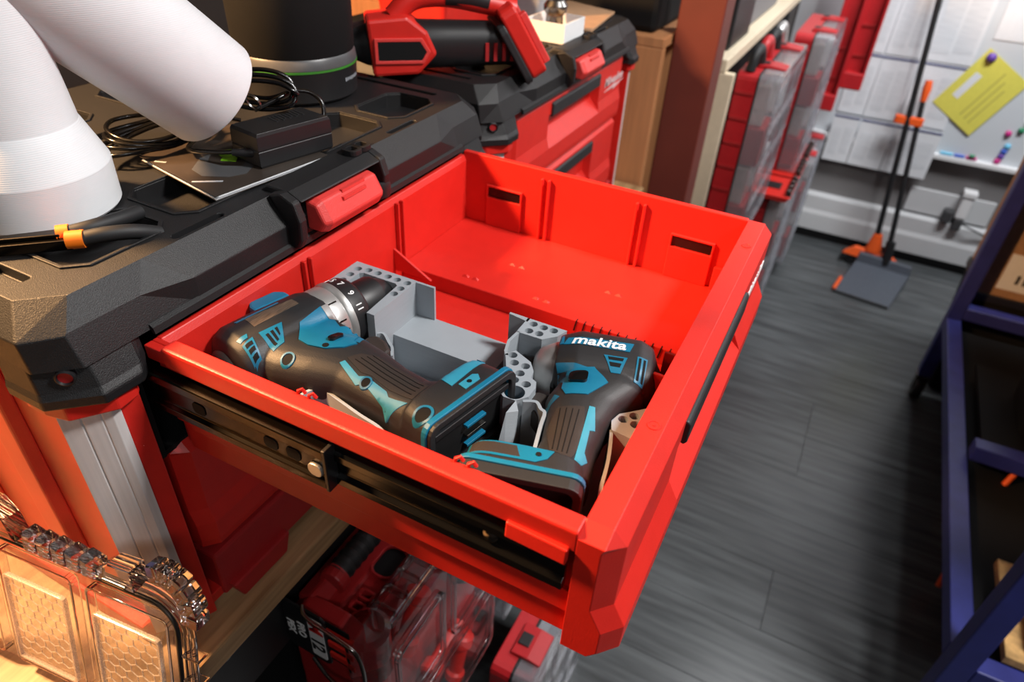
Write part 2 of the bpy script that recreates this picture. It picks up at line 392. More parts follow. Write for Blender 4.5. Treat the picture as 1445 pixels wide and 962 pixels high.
    for loop, z in pk[:4] + pk[5:10]:       # raised rims around the pockets
        xs = [p[0] for p in loop]; ys = [p[1] for p in loop]
        if max(ys) - min(ys) < 0.03 or max(xs) - min(xs) < 0.03 or max(xs) - min(xs) > 0.3: continue
        rim = MB().prism(crect(min(xs) - 0.003, max(xs) + 0.003, min(ys) - 0.003, max(ys) + 0.003, 0.0135), 1.2468, 1.2486, holes=[loop])
        obj('pocket_rim', rim, 'black_lid', lo, 0.0006)
    lip = MB().profx([(0.3975, 1.210), (0.394, 1.208), (0.393, 1.203), (0.396, 1.2025), (0.3975, 1.206)], X0 + 0.075, X1 - 0.075)
    obj('lip', lip, 'black_lid', lo)
    for sx, sg in ((X0, 1), (X1, -1)):
        cb = MB(); pts = [(sx - sg * 0.001, 0.455), (sx - sg * 0.001, 0.418), (sx + sg * 0.026, 0.390), (sx + sg * 0.055, 0.389), (sx + sg * 0.064, 0.396), (sx + sg * 0.064, 0.44)]
        pt2 = [(sx + sg * 0.003, 0.455), (sx + sg * 0.003, 0.424), (sx + sg * 0.03, 0.404), (sx + sg * 0.062, 0.404), (sx + sg * 0.072, 0.408), (sx + sg * 0.078, 0.44)]
        pm_ = [((a[0] * 0.6 + b_[0] * 0.4), (a[1] * 0.75 + b_[1] * 0.25)) for a, b_ in zip(pts, pt2)]
        cb.loft([[(x, y, 1.176) for x, y in pts], [(x, y, 1.184) for x, y in pts], [(x, y, 1.189) for x, y in pm_], [(x, y + 0.003, 1.2215) for x, y in pt2]])
        obj('corner_block', cb, 'black_lid', lo, 0.0015)
        c = Vector((sx + sg * 0.0155, 0.4075, 1.2)); nn = Vector((-sg * 0.72, -0.69, 0.0)); Mx = frame(c, (nn.y, -nn.x, 0), (0, 0, 1))
        if (Mx.to_3x3() @ Vector((0, 0, 1))).dot(nn) < 0: Mx = frame(c, (-nn.y, nn.x, 0), (0, 0, 1))
        rv = MB().lathe([(0.0062, -0.01), (0.0062, 0.0025), (0.0052, 0.003), (0.0044, 0.0005)], 20, Mx, caps=False); obj('rivet_ring', rv, 'black', lo, smooth=40)
        obj('rivet', MB().lathe([(0.0045, -0.01), (0.0045, 0.0012)], 20, Mx), 'red_dark', lo)
    # latch on the front of the lid
    lt = MB(); lt.loft([[(xc - 0.047, y, z) for y, z in ((0.398, 1.213), (0.384, 1.213), (0.378, 1.222), (0.386, 1.237), (0.398, 1.240))],
                        [(xc - 0.04, y, z) for y, z in ((0.40, 1.210), (0.381, 1.211), (0.374, 1.222), (0.384, 1.240), (0.40, 1.243))],
                        [(xc + 0.032, y, z) for y, z in ((0.40, 1.210), (0.381, 1.211), (0.374, 1.222), (0.384, 1.240), (0.40, 1.243))],
                        [(xc + 0.038, y, z) for y, z in ((0.40, 1.213), (0.384, 1.213), (0.378, 1.222), (0.386, 1.237), (0.40, 1.240))]])
    la = obj('latch', lt, 'red_latch', t, 0.002)
    for k in (0, 1):
        yk, zk = 0.3795 + 0.004 * k, 1.2345 + 0.005 * k
        obj('latch_line', MB().box(xc - 0.018 + 0.003 * k, xc + 0.014 + 0.003 * k, yk - 0.0008, yk + 0.0022, zk - 0.001, zk + 0.0018), 'red_latch', la)
    hs = MB(); hs.profx([(0.392, 1.243), (0.386, 1.2465), (0.40, 1.253), (0.425, 1.2535), (0.432, 1.247), (0.41, 1.24)], xc - 0.062, xc + 0.048)
    obj('latch_hood', hs, 'black_lid', lo, 0.002)
    for sg, xx in ((-1, xc - 0.062), (1, xc + 0.048)):
        ar = MB(); ar.profx([(0.389, 1.205), (0.384, 1.214), (0.383, 1.232), (0.388, 1.248), (0.402, 1.254), (0.415, 1.25), (0.402, 1.23), (0.402, 1.205)], *sorted((xx, xx + sg * 0.009)))
        obj('latch_arm', ar, 'black_lid', lo, 0.002)
    obj('hinge_barrel', MB().lathe([(0.0001, 0), (0.009, 0), (0.010, 0.004), (0.010, 0.012), (0.0085, 0.016), (0.0001, 0.016)], 20, Matrix.Translation((xc + 0.052, 0.392, 1.209)), caps=False), 'black', lo, smooth=40)
    for k in range(2):
        rg = MB(); rg.prism(rrect(xc + 0.026 + 0.014 * k, xc + 0.042 + 0.014 * k, 0.40, 0.418, 0.006), 1.2535, 1.2585, holes=[rrect(xc + 0.029 + 0.014 * k, xc + 0.039 + 0.014 * k, 0.404, 0.414, 0.0035)])
        obj('latch_eyelet', rg, 'black_lid', lo, 0.001)
    # drawers
    zt = 1.200
    for k, (za, zb) in enumerate(((1.200, 1.090), (1.084, 0.958))):
        if k == 0 and opened: continue
        d = drawer_front('drawer_front', t, X0 + 0.067, X1 - 0.069, 0.4035, za, zb, handle=not (opened and k == 1), lg=0.004)
    if opened:                              # added black plate stands for the shade inside the open bay
        obj('bay_shade_plate', MB().box(X0 + 0.0535, X0 + 0.060, 0.404, 0.62, 1.088, 1.199), 'black_matte', t); obj('bay_floor', MB().box(X0 + 0.06, X1 - 0.06, 0.412, 0.78, 1.081, 1.086), 'black_matte', t)
    return t
chest_a = tool_chest(0.165, 'red tool chest with black lid and its top drawer pulled out', True)
chest_b = tool_chest(0.752, 'closed red tool chest beyond the open drawer with white script logo', False)
# logo on the far chest front
Mx = frame((1.212, 0.4022, 1.163), (1, 0, 0), (0, 0, 1))
lg = text_mb('Milwaukee', 0.021, Mx, 0.0008, shear=0.3, bold=0.0001)
lgo = obj('logo_lettering', lg, 'logo_white', chest_b)
bolt = MB().prism([(-0.045, -0.014), (0.012, -0.008), (0.004, -0.012), (0.05, -0.009), (-0.002, -0.018), (0.004, -0.0135)], 0, 0.0008, M=Mx)
obj('logo_bolt', bolt, 'logo_white', chest_b)

# ------------------------------------------------------------------ the open drawer (a part of the near chest)
XL, XR, YB, YF = 0.245, 0.676, 0.393, 0.0625
dw = MB()
# left wall: rail, recessed slide bay, lower wall
dw.profy([(0.245, 1.2), (0.2335, 1.2), (0.232, 1.1985), (0.232, 1.183), (0.2405, 1.183), (0.2405, 1.138), (0.2375, 1.138), (0.2375, 1.117), (0.245, 1.117)], YF, YB - 0.012)
dw.box(0.2405, XL, YB - 0.012, YB + 0.008, 1.117, 1.195); dw.box(0.2335, 0.2405, YB - 0.012, YB + 0.008, 1.183, 1.195)
# back wall with soft shoulder
dw.profx([(YB, 1.09), (YB, 1.189), (YB + 0.0035, 1.195), (YB + 0.009, 1.195), (YB + 0.009, 1.09)], XL, XR + 0.006)
dw.box(XR, XR + 0.007, YF, YB + 0.004, 1.0895, 1.2)                    # right wall
dw.box(0.537, XR, YF, YB, 1.0905, 1.115)                               # raised floor
dw.box(XL, 0.537, YF, YB, 1.090, 1.097)                                # tool well floor
dw.box(XL - 0.004, XL, YF, YB, 1.09, 1.117)
dr = obj('drawer', dw, 'red', chest_a, 0.001)
df = drawer_front('drawer_front', dr, 0.232, 0.69, 0.037, 1.2, 1.09)
obj('stop_tab', MB().loft([[(0.2275, 0.066, 1.174), (0.233, 0.066, 1.174), (0.233, 0.105, 1.174), (0.2285, 0.105, 1.174)], [(0.2285, 0.066, 1.186), (0.233, 0.066, 1.186), (0.233, 0.105, 1.186), (0.2295, 0.105, 1.186)]]), 'red', dr, 0.001)
for y in (0.168, 0.2815):                                              # divider grooves, right wall
    for k in (0, 0.0085):
        obj('divider_rib', MB().box(XR - 0.005, XR, y + k, y + k + 0.0028, 1.115, 1.191), 'red', dr, 0.0008)
for x in (0.3875, 0.529):
    for k in (0, 0.0085):
        obj('divider_rib', MB().box(x + k, x + k + 0.0028, YB - 0.005, YB, 1.115, 1.191), 'red', dr, 0.0008)
for y0, y1 in ((0.316, 0.363), (0.088, 0.136)):                        # latch windows in the right wall
    wf = MB().prism([(y0, 1.115), (y1, 1.115), (y1, 1.167), (y0, 1.167)], 0, 0.004, holes=[[(y0 + 0.002, 1.152), (y1 - 0.002, 1.152), (y1 - 0.002, 1.1645), (y0 + 0.002, 1.1645)]], M=frame((XR - 0.004, 0, 0), (0, 1, 0), (0, 0, 1)))
    w_ = obj('window_frame', wf, 'red', dr, 0.0008)
    obj('window_opening', MB().box(XR - 0.0012, XR - 0.0004, y0 + 0.002, y1 - 0.002, 1.152, 1.1645), 'black_gloss', w_)
gs = MB().prism([(0.346, 1.115), (0.393, 1.115), (0.393, 1.141)], 0, 0.003, M=frame((0.523, 0, 0), (0, 1, 0), (0, 0, 1)))
obj('gusset', gs, 'red', dr, 0.0006)
for x, y in ((0.6009, 0.2822), (0.6038, 0.1692), (0.552, 0.3143), (0.552, 0.2301)):      # moulding nubs on the floor
    for k in (-0.006, 0.006):
        obj('floor_nub', MB().loft([[(x - 0.002, y + k - 0.004, 1.115), (x + 0.002, y + k - 0.004, 1.115), (x + 0.002, y + k + 0.004, 1.115), (x - 0.002, y + k + 0.004, 1.115)], [(x + 0.0002, y + k - 0.001, 1.1172), (x + 0.0008, y + k - 0.001, 1.1172), (x + 0.0008, y + k + 0.001, 1.1172), (x + 0.0002, y + k + 0.001, 1.1172)]]), 'red', dr)
for k in range(12):                                                    # slits along the step
    y = 0.184 - k * 0.0088
    Mx = Matrix.Translation((0.5366, y, 1.1085)) @ Matrix.Rotation(0.15, 4, 'X')
    obj('slit', MB().box(-0.0004, 0.0045, -0.0006, 0.0006, -0.0055, 0.0068, Mx), 'black_matte', dr)
for x, y in ((0.233, 0.268), (0.233, 0.148)):                          # little moulded clips on the rail edge
    for k in range(2):
        yy = y - 0.009 * k
        obj('rail_clip', MB().tube([(0.2445, yy, 1.197), (0.2445, yy - 0.001, 1.2025), (0.2455, yy - 0.0035, 1.204), (0.2465, yy - 0.005, 1.2005)], 0.0013, 6), 'red', dr, smooth=50)
for x, y in ((0.335, 0.053), (0.62, 0.053)):                           # round ejector marks on the front rim
    obj('ejector_mark', MB().lathe([(0.0045, 0), (0.0045, 0.0006), (0.0036, 0.0006), (0.0034, 0.0002), (0.0012, 0.0002), (0.001, 0.0007), (0.0001, 0.0007)], 20, Matrix.Translation((x, y, 1.2)), caps=False), 'red', dr, smooth=40)
cl = MB(); cl.box(XR - 0.006, XR - 0.002, 0.0635, 0.083, 1.115, 1.142); cl.box(XR - 0.012, XR - 0.002, 0.0635, 0.066, 1.115, 1.142)
obj('corner_bracket', cl, 'red', dr, 0.0006)
for x in (0.415, 0.445):
    obj('divider_clip', MB().box(x, x + 0.003, YF + 0.0005, YF + 0.013, 1.12, 1.178), 'red', dr, 0.0006)
lw = text_mb('Milwaukee', 0.02, frame((0.625, 0.0365, 1.163), (1, 0, 0), (0, 0, 1)), 0.0008, shear=0.25, bold=0.0004)
obj('logo_lettering', lw, 'white_text', dr)
# ball-bearing slide
ch = MB().profy([(0.2355, 1.178), (0.2265, 1.178), (0.2255, 1.177), (0.2255, 1.170), (0.2285, 1.168), (0.2285, 1.151), (0.2255, 1.149), (0.2255, 1.143), (0.2265, 1.142), (0.2355, 1.142)], 0.236, 0.46)
sl = obj('slide_channel', ch, 'slide_dark', dr, 0.0005)
for y0, y1 in ((0.345, 0.357), (0.278, 0.29), (0.258, 0.27)):
    obj('slide_slot', MB().prism(rrect(y0, y1, 1.155, 1.165, 0.0035), 0, 0.0006, M=frame((0.2284, 0, 0), (0, -1, 0), (0, 0, 1)) @ Matrix.Scale(-1, 4, (1, 0, 0))), 'black_matte', sl)
obj('slide_buffer', MB().prism(rrect(-0.2505, -0.2385, 1.151, 1.162, 0.005), 0, 0.003, M=frame((0.2286, 0, 0), (0, -1, 0), (0, 0, 1))), 'silver', sl, 0.0006)
obj('slide_end', MB().box(0.2255, 0.236, 0.2335, 0.2365, 1.141, 1.179), 'black', sl, 0.0006)
rl = MB().profy([(0.2405, 1.172), (0.2355, 1.172), (0.2335, 1.170), (0.2335, 1.164), (0.237, 1.161), (0.237, 1.151), (0.2335, 1.148), (0.2335, 1.142), (0.2355, 1.140), (0.2405, 1.140)], 0.068, 0.40)
sr = obj('slide_rail', rl, 'black_gloss', dr, 0.0005)
obj('slide_rivet', MB().lathe([(0.0001, 0.002), (0.004, 0.0016), (0.0055, 0)], 16, frame((0.2368, 0.118, 1.157), (0, -1, 0), (0, 0, 1)), caps=False), 'steel', sr, smooth=60)

# ------------------------------------------------------------------ cordless tools
def sup(n, a, b, e=2.6):
    o = []
    for k in range(n):
        t = 2 * PI * k / n; c, s = math.cos(t), math.sin(t)
        o.append((a * math.copysign(abs(c) ** (2 / e), c), b * math.copysign(abs(s) ** (2 / e), s)))
    return o
def bake(mb, voxel, smooth_it):
    me = bpy.data.meshes.new('b'); me.from_pydata(mb.v, [], mb.f)
    bm = bmesh.new(); bm.from_mesh(me); bmesh.ops.recalc_face_normals(bm, faces=bm.faces); bm.to_mesh(me); bm.free()
    o = bpy.data.objects.new('b', me); COL.objects.link(o)
    r = o.modifiers.new('r', 'REMESH'); r.mode = 'VOXEL'; r.voxel_size = voxel; r.use_smooth_shade = True
    s = o.modifiers.new('s', 'SMOOTH'); s.factor = 0.5; s.iterations = smooth_it
    dg = bpy.context.evaluated_depsgraph_get(); out = bpy.data.meshes.new_from_object(o.evaluated_get(dg))
    bpy.data.objects.remove(o); bpy.data.meshes.remove(me)
    out.polygons.foreach_set('use_smooth', [True] * len(out.polygons))
    return out
class Tool:
    """Local frame in mm: u along the head, v towards the grip, w up out of the lying tool."""
    def __init__(s, name, origin, ang, label, body, voxel=0.0013, smooth_it=7, hand=1):
        U = (math.cos(ang), math.sin(ang), 0); V = (hand * math.sin(ang), -hand * math.cos(ang), 0); s.hand = hand
        s.M = Matrix.Identity(4)
        for i in range(3): s.M[i][0] = U[i]; s.M[i][1] = V[i]; s.M[i][2] = (0, 0, 1)[i]; s.M[i][3] = origin[i]
        s.Ms = s.M @ Matrix.Scale(0.001, 4)
        s.root = thing(name, (origin[0], origin[1], origin[2] - 0.034), label, 'power tool', 'cordless tools in the drawer')
        mb = MB()
        for kind, *a in body:
            if kind == 'u':       # sections along u: (u, v, hv, hw, wofs)
                mb.loft([[s.Ms @ Vector((u, v + p, w0 + q)) for p, q in sup(28, hv, hw, e)] for u, v, hv, hw, w0, e in a[0]])
            elif kind == 'v':     # sections along v: (v, u, hu, hw, w0)
                mb.loft([[s.Ms @ Vector((u + p, v, w0 + q)) for p, q in sup(28, hu, hw, e)] for v, u, hu, hw, w0, e in a[0]])
        me = bake(mb, voxel, smooth_it)
        s.bvh = BVHTree.FromPolygons([v.co.copy() for v in me.vertices], [tuple(p.vertices) for p in me.polygons])
        s.body = finish('housing', me, 'rubber', s.root)
    def part(s, name, mb, m, parent=None, bev=0, smooth=0):
        mb.v = [tuple(s.Ms @ Vector(p)) for p in mb.v]
        return obj(name, mb, m, parent or s.root, bev, smooth)
    def hit(s, u, v):
        p = s.Ms @ Vector((u, v, 60)); h = s.bvh.ray_cast(p, Vector((0, 0, -1)))
        return h[0].z if h[0] is not None else None
    def decal(s, name, poly, m, parent=None, off=0.5, step=3.0, holes=(), thick=1.6):
        loops = [poly] + list(holes); flat = [p for l in loops for p in l]
        tris = tessellate_polygon([[Vector((p[0], p[1], 0)) for p in l] for l in loops])
        bm = bmesh.new(); vs = [bm.verts.new((p[0], p[1], 0)) for p in flat]
        for t in tris:
            try: bm.faces.new([vs[i] for i in t])
            except ValueError: pass
        for _ in range(5):
            ed = [e for e in bm.edges if e.calc_length() > step]
            if not ed: break
            bmesh.ops.subdivide_edges(bm, edges=ed, cuts=1); bmesh.ops.triangulate(bm, faces=bm.faces)
        lastz = None
        zs = {}
        for v in bm.verts: zs[v] = s.hit(v.co.x, v.co.y)
        good = [z for z in zs.values() if z is not None]; mid = sum(good) / max(1, len(good)) if good else s.M[2][3] + 0.02
        for v in bm.verts:
            z = zs[v]
            if z is None or z < s.M[2][3] - 0.004: z = max(s.M[2][3] - 0.004, mid - 0.012)
            p = s.Ms @ Vector((v.co.x, v.co.y, 0)); v.co = (p.x, p.y, z + off * 0.001)
        bmesh.ops.recalc_face_normals(bm, faces=bm.faces)
        g = bmesh.ops.extrude_face_region(bm, geom=bm.faces[:])
        for e in g['geom']:
            if isinstance(e, bmesh.types.BMVert): e.co.z -= thick * 0.001
        bmesh.ops.recalc_face_normals(bm, faces=bm.faces)
        me = bpy.data.meshes.new(name); bm.to_mesh(me); bm.free()
        me.polygons.foreach_set('use_smooth', [True] * len(me.polygons)); me.set_sharp_from_angle(angle=math.radians(45))
        return finish(name, me, m, parent or s.root)
    def lettering(s, name, body, size, at, rot, m, parent, shear=0.0, bold=0.0, off=1.0):
        mb = text_mb(body, size, Matrix.Translation((at[0], at[1], 0)) @ Matrix.Rotation(rot, 4, 'Z') @ Matrix.Scale(-s.hand, 4, (0, 1, 0)), 0.5, shear, bold)
        out = []
        for p in mb.v:
            z = s.hit(p[0], p[1]); w = s.Ms @ Vector((p[0], p[1], 0)); z = z if z is not None else s.M[2][3] + 0.02
            out.append((w.x, w.y, z + (off + p[2]) * 0.001))
        mb.v = out
        return obj(name, mb, m, parent)
def ring2(c, r1, r2, n=18): return circ(c[0], c[1], r1, n), circ(c[0], c[1], r2, n)
RX = Matrix.Rotation(PI / 2, 4, 'Y')       # lathe axis onto +u
# ---- hammer drill
D = Tool('cordless_drill', (0.2713, 0.3688, 1.157), math.radians(-12), 'teal and black cordless drill with silver collar lying by the back wall',
    [('u', [(0, 1, 20, 20, 0, 2.4), (4, 1, 27, 27, 0, 2.5), (12, 1, 31, 31, 0, 2.6), (40, 1, 32, 31, 0, 2.7), (80, 1, 32, 31, 0, 2.5), (88, 1, 30, 30, 0, 2.2)]),
     ('v', [(10, 40, 32, 24, 0, 2.8), (40, 46, 33, 24, 2, 2.6), (62, 55, 33, 22, 5, 2.5), (85, 61, 27, 20, 6, 2.4), (115, 61, 24, 19, 6, 2.4), (140, 62, 24, 20, 6, 2.4), (156, 68, 32, 27, 2, 2.6)]),
     ('v', [(149, 80, 33, 25, 0, 3.4), (154, 79, 42, 33, 0, 4.5), (180, 78, 45, 34.5, 0, 5)]),
     ('u', [(60, 38, 26, 22, 2, 2.6), (84, 36, 24, 20, 2, 2.6)])])
D.part('tail_cap', MB().lathe([(0.1, -7), (14, -6), (19, -2), (20, 3)], 28, Matrix.Translation((0, 1, 0)) @ RX, caps=False), 'rubber_brown', smooth=50)
cr_ = D.part('gear_collar', MB().lathe([(24, 80), (29.5, 82), (30.5, 86), (30.5, 98), (29.5, 99.5), (30.5, 100.5), (31.4, 103), (31.4, 105.5), (29, 106)], 48, RX), 'silver', smooth=35)
for k, a in enumerate((62, 88, 30)):
    Mx = RX @ Matrix.Rotation(math.radians(180 - a), 4, 'Z')
    D.part('collar_notch', MB().box(30.0, 31.2, -3 if k == 1 else -0.6, 6 if k == 1 else 0.6, 88, 96, Mx), 'steel_dark', cr_)
tq = D.part('torque_ring', MB().lathe([(28, 105.6), (30.3, 106.2), (30.3, 119), (28.5, 122), (24, 124.5), (18, 125)], 48, RX), 'black', smooth=35)
for txt, a in (('3', 128), ('5', 108), ('7', 88), ('9', 62), ('11', 36)):
    al = math.radians(a)          # around the ring, from the grip side (0) up over the top
    ca, sa = math.cos(al), math.sin(al)
    Mx = Matrix(((0, 1, 0, 112.5), (sa, 0, ca, 30.35 * ca), (-ca, 0, sa, 30.35 * sa), (0, 0, 0, 1)))
    D.part('torque_number', text_mb(txt, 8.0, Mx, 0.5, bold=0.1), 'white_text', tq)
ck = D.part('chuck', MB().lathe([(17, 124), (20, 125), (20.5, 127), (20.5, 146), (19.5, 149), (18.5, 149.5), (17, 152), (11, 164), (8, 166), (6, 166), (5.5, 150)], 40, RX, caps=False), 'black', smooth=20)
for k in range(3):
    Mx = RX @ Matrix.Rotation(math.radians(50 + 120 * k), 4, 'Z')
    D.part('jaw', MB().box(1.5, 5.5, -1.5, 1.5, 155, 167, Mx), 'steel_dark', ck, 0.0003)
gc = D.decal('gear_cover', [(56.3, 20.6), (80.6, 16), (84, 22), (78, 42), (89, 48), (84, 60), (71, 67.7), (70.4, 72.4), (59.6, 69.8), (48.8, 60.8), (43.4, 47.3), (43.2, 36.5)], 'teal', off=1.1, thick=3)
D.decal('gear_boss', [(80, 17), (92, 14), (92, 30), (83, 34), (79, 28)], 'silver', off=1.5, thick=4)
D.decal('direction_switch', rrect(57, 70, 52.5, 58.5, 2.8), 'black_gloss', gc, off=3.2, thick=4)
D.decal('switch_hole', circ(51.5, 58.5, 2.6), 'black_matte', gc, off=1.4)
vt = D.decal('side_vent', [(25, 12.5), (45.5, 13), (35, 29.8), (24, 31)], 'teal', off=0.5)
for k in range(3):
    u = 27.8 + 4.6 * k; D.decal('vent_slot', [(u, 17.2 - 0.8 * k), (u + 2.6, 17 - 0.8 * k), (u + 2.6 - k, 27.6 - 3 * k), (u - 0.4 * k, 28 - 2.8 * k)], 'black_matte', vt, off=0.8)
rv = D.decal('rear_vent', [(8.5, 15.5), (19, 13.5), (15, 28.5), (8, 29.5)], 'teal', off=0.6)
for k in range(3):
    v = 16.2 + 4.2 * k; D.decal('vent_slot', [(10.2 - 0.2 * k, v + 0.6), (16.6 - 1.0 * k, v), (15.9 - 1.0 * k, v + 2.9), (9.9 - 0.2 * k, v + 3.2)], 'black_matte', rv, off=0.9)
D.decal('vent_strip', [(8, 8.5), (18, 8), (16, 12), (9, 12.8)], 'teal', off=0.5)
D.decal('rating_label', [(28.1, -10.5), (69.7, -8), (69.8, 1.8), (27.0, 4.2)], 'label_brown', off=0.3)
D.decal('top_strip', [(20, -13), (60, -14), (60, -12), (21, -10.8)], 'teal', off=0.4)
o_, i_ = ring2((25.5, 46), 5.6, 4.2); bs_ = D.decal('screw_boss', o_, 'teal', off=1.0, holes=[i_], thick=4); D.decal('screw_recess', i_, 'black_matte', bs_, off=0.4)
hp = D.decal('grip_panel', [(46.8, 80.0), (50.8, 81.6), (47.0, 101), (50.4, 106.5), (48.8, 128.5), (46.4, 133.0), (49.1, 149.3), (36.9, 139.6), (40.5, 132.6), (45.0, 109.0), (41.3, 103.5)], 'teal_light', off=0.7)
D.decal('screw_recess', circ(46.2, 109.5, 3.6), 'black_matte', hp, off=1.1); 
o_, i_ = ring2((46.2, 109.5), 4.8, 3.5); D.decal('screw_ring', o_, 'teal', hp, off=1.3, holes=[i_])
gp = D.decal('grip_overmould', [(54, 80), (64, 84), (71, 95), (72, 130), (70, 149), (53, 150), (51, 128), (53, 108), (50.5, 100)], 'rubber_brown', off=0.35)
for k in range(4):
    D.decal('grip_groove', [(56.5 + 4 * k, 86 + 2 * k), (57.1 + 4 * k, 86 + 2 * k), (56.6 + 4 * k, 146), (56.0 + 4 * k, 146)], 'black_matte', gp, off=0.6)
D.decal('trigger_edge', [(71, 68), (84, 61), (91, 66), (92.5, 78), (90, 84), (88.5, 78), (87, 70), (82, 66), (73, 71.5)], 'teal', off=0.4, thick=6)
D.part('trigger', MB().prism([(78, 56), (96, 54), (102, 58), (101, 70), (95, 82), (84, 84)], -9, 11), 'rubber_brown', bev=0.003)
sb = MB().prism([(44, -30), (48, -37), (72, -37), (78, -30), (78, -22), (44, -22)], 2, 25)
D.part('speed_selector', sb, 'teal', bev=0.002)
# battery foot: teal rim, socket and rails
fr_ = D.part('foot_rim', MB().prism(rrect(32.5, 123.5, -35, 35, 9), 0, 4.5, holes=[rrect(37.5, 118.5, -30, 30, 6)], M=frame((0, 179, 0), (1, 0, 0), (0, 0, 1)) @ Matrix.Scale(-1, 4, (0, 0, 1))), 'teal', bev=0.0008)
f2_ = D.part('foot_lip', MB().prism(rrect(33.5, 122.5, -34.2, 34.2, 9), 0, 3.5, holes=[rrect(38.5, 117.5, -29, 29, 6)], M=frame((0, 183.5, 0), (1, 0, 0), (0, 0, 1)) @ Matrix.Scale(-1, 4, (0, 0, 1))), 'rubber', bev=0.0012)
D.part('battery_socket', MB().box(37, 119, 179.5, 180.8, -30, 30), 'black_matte')
for w in (-22, 18):
    D.part('battery_rail', MB().box(40, 116, 181, 185.5, w, w + 5), 'black', bev=0.0005)
for w in (-10, -1, 8):
    D.part('terminal', MB().box(72, 92, 181, 185, w, w + 2.2), 'steel' if w == -1 else 'teal', bev=0.0003)
fp = D.decal('foot_panel', [(77, 152.5), (114.4, 150), (116.4, 161.9), (76, 165.9)], 'teal_light', off=0.6, step=6)
fq = D.decal('foot_tab', [(80.5, 168.2), (95.5, 167.6), (98.4, 170.6), (95, 175.5), (79.7, 175.6)], 'teal_light', off=0.6)
D.decal('foot_screw', circ(88, 171.8, 1.8), 'black_matte', fq, off=1.0)
D.decal('corner_screw', circ(117.5, 157, 3.2), 'teal', off=1.2)
o_, i_ = ring2((44, 170), 7.5, 5.6); oh = D.decal('foot_boss', o_, 'teal', off=0.8, holes=[i_]); D.decal('foot_boss_hole', i_, 'black_matte', oh, off=0.4)
# ---- impact driver
ang2 = math.atan2(0.966, -0.26)
T = Tool('cordless_impact_driver', (0.436, 0.080, 1.153), ang2, 'teal and black cordless driver with white lettered plate near the drawer front',
    [('u', [(-3, 8, 18, 18, 0, 2.6), (2, 8, 28, 28, 0, 3.0), (12, 8, 31, 32, 0, 3.4), (60, 8, 31, 32, 0, 3.4), (76, 8, 27, 28, 0, 2.6)]),
     ('v', [(15, 34, 32, 26, 0, 3.0), (42, 38, 33, 27, 2, 3.0), (60, 48, 29, 24, 4, 2.6), (82, 51, 23, 20, 6, 2.4), (105, 53, 20, 19, 6, 2.4), (126, 56, 22, 21, 5, 2.5), (134, 62, 28, 25, 2, 2.8)]),
     ('v', [(124, 78, 30, 25, 0, 3.4), (130, 78, 39, 33, 0, 4.5), (148, 78, 41, 34.5, 0, 5)])], hand=-1)
T.part('nose', MB().lathe([(26, 68), (24, 78), (18, 90), (12, 94), (8, 95), (0.1, 95)], 32, Matrix.Translation((0, 8, 0)) @ RX, caps=False), 'silver', smooth=40)
T.part('bit_collar', MB().lathe([(9, 92), (9.5, 95), (9.5, 104), (8, 106), (4, 106), (4, 98)], 24, Matrix.Translation((0, 8, 0)) @ RX, caps=False), 'black_gloss', smooth=40)
T.part('rear_cap', MB().lathe([(0.1, -8), (12, -7), (19, -3), (21, 1)], 28, Matrix.Translation((0, 8, 0)) @ RX, caps=False), 'rubber', smooth=50)
nt_ = T.decal('nose_strip', [(80, -3), (73, -4), (72, 9), (78, 10)], 'teal', off=0.7, thick=3)
pl_ = T.decal('name_plate', [(72.1, 9.7), (69.7, 0.5), (18.0, -2.1), (20.7, 9.7)], 'teal', off=0.6)
T.lettering('name_lettering', 'makita', 16.0, (45.5, 4.4), PI + 0.02, 'white_text', pl_, shear=0.2, bold=0.28, off=1.0)
tl_ = T.decal('gear_cover', [(75, 27.5), (50.2, 31.8), (45.1, 30.8), (33.2, 46.7), (46.2, 63), (62, 65), (66, 58), (66, 50), (69, 44), (71, 36)], 'teal', off=0.8, thick=4)
T.decal('gear_window', [(77.2, 32.7), (65.3, 34.1), (65.1, 41.4), (75.7, 42.1)], 'black', tl_, off=1.0)
T.decal('direction_switch', rrect(48.5, 62.5, 40, 52, 3.5), 'black_gloss', tl_, off=3.4, thick=5)
v_ = T.decal('side_vent', [(39.9, 17.7), (21.7, 17.1), (25.4, 33.0), (32.3, 33.6)], 'teal', off=0.5)
T.decal('vent_slot', [(36.5, 19.3), (24.3, 18.9), (24.9, 22), (35.4, 22.2)], 'black_matte', v_, off=0.8)
T.decal('vent_slot', [(34.8, 24.6), (25.6, 24.6), (26.4, 28), (33.6, 28)], 'black_matte', v_, off=0.8)
v_ = T.decal('rear_vent', [(14.3, 13.4), (6.2, 12.9), (7.3, 36.3), (14.7, 36.6)], 'teal', off=0.6)
for k in (0, 1): T.decal('vent_slot', [(12.9 - 3.6 * k, 15.4), (11 - 3.6 * k, 15.2), (11.4 - 3.6 * k, 34.4), (13.2 - 3.6 * k, 34.6)], 'black_matte', v_, off=0.9)
T.decal('grip_panel', [(43.5, 73.7), (39.3, 73.4), (36.6, 92.9), (40.2, 95.2), (41.0, 116.5), (38.1, 122.2), (42.2, 129.9), (46.8, 128.1)], 'teal_light', off=0.6)
gp = T.decal('grip_overmould', [(66, 78), (46.5, 75), (44.5, 92), (44.5, 112), (49.0, 127), (64, 122), (69.5, 98)], 'rubber_brown', off=0.35)
for k in range(4): T.decal('grip_groove', [(50.4 + 4.4 * k, 79), (49.8 + 4.4 * k, 79), (52 + 3.3 * k, 123 - 0.6 * k), (52.6 + 3.3 * k, 123 - 0.6 * k)], 'black_matte', gp, off=0.6)
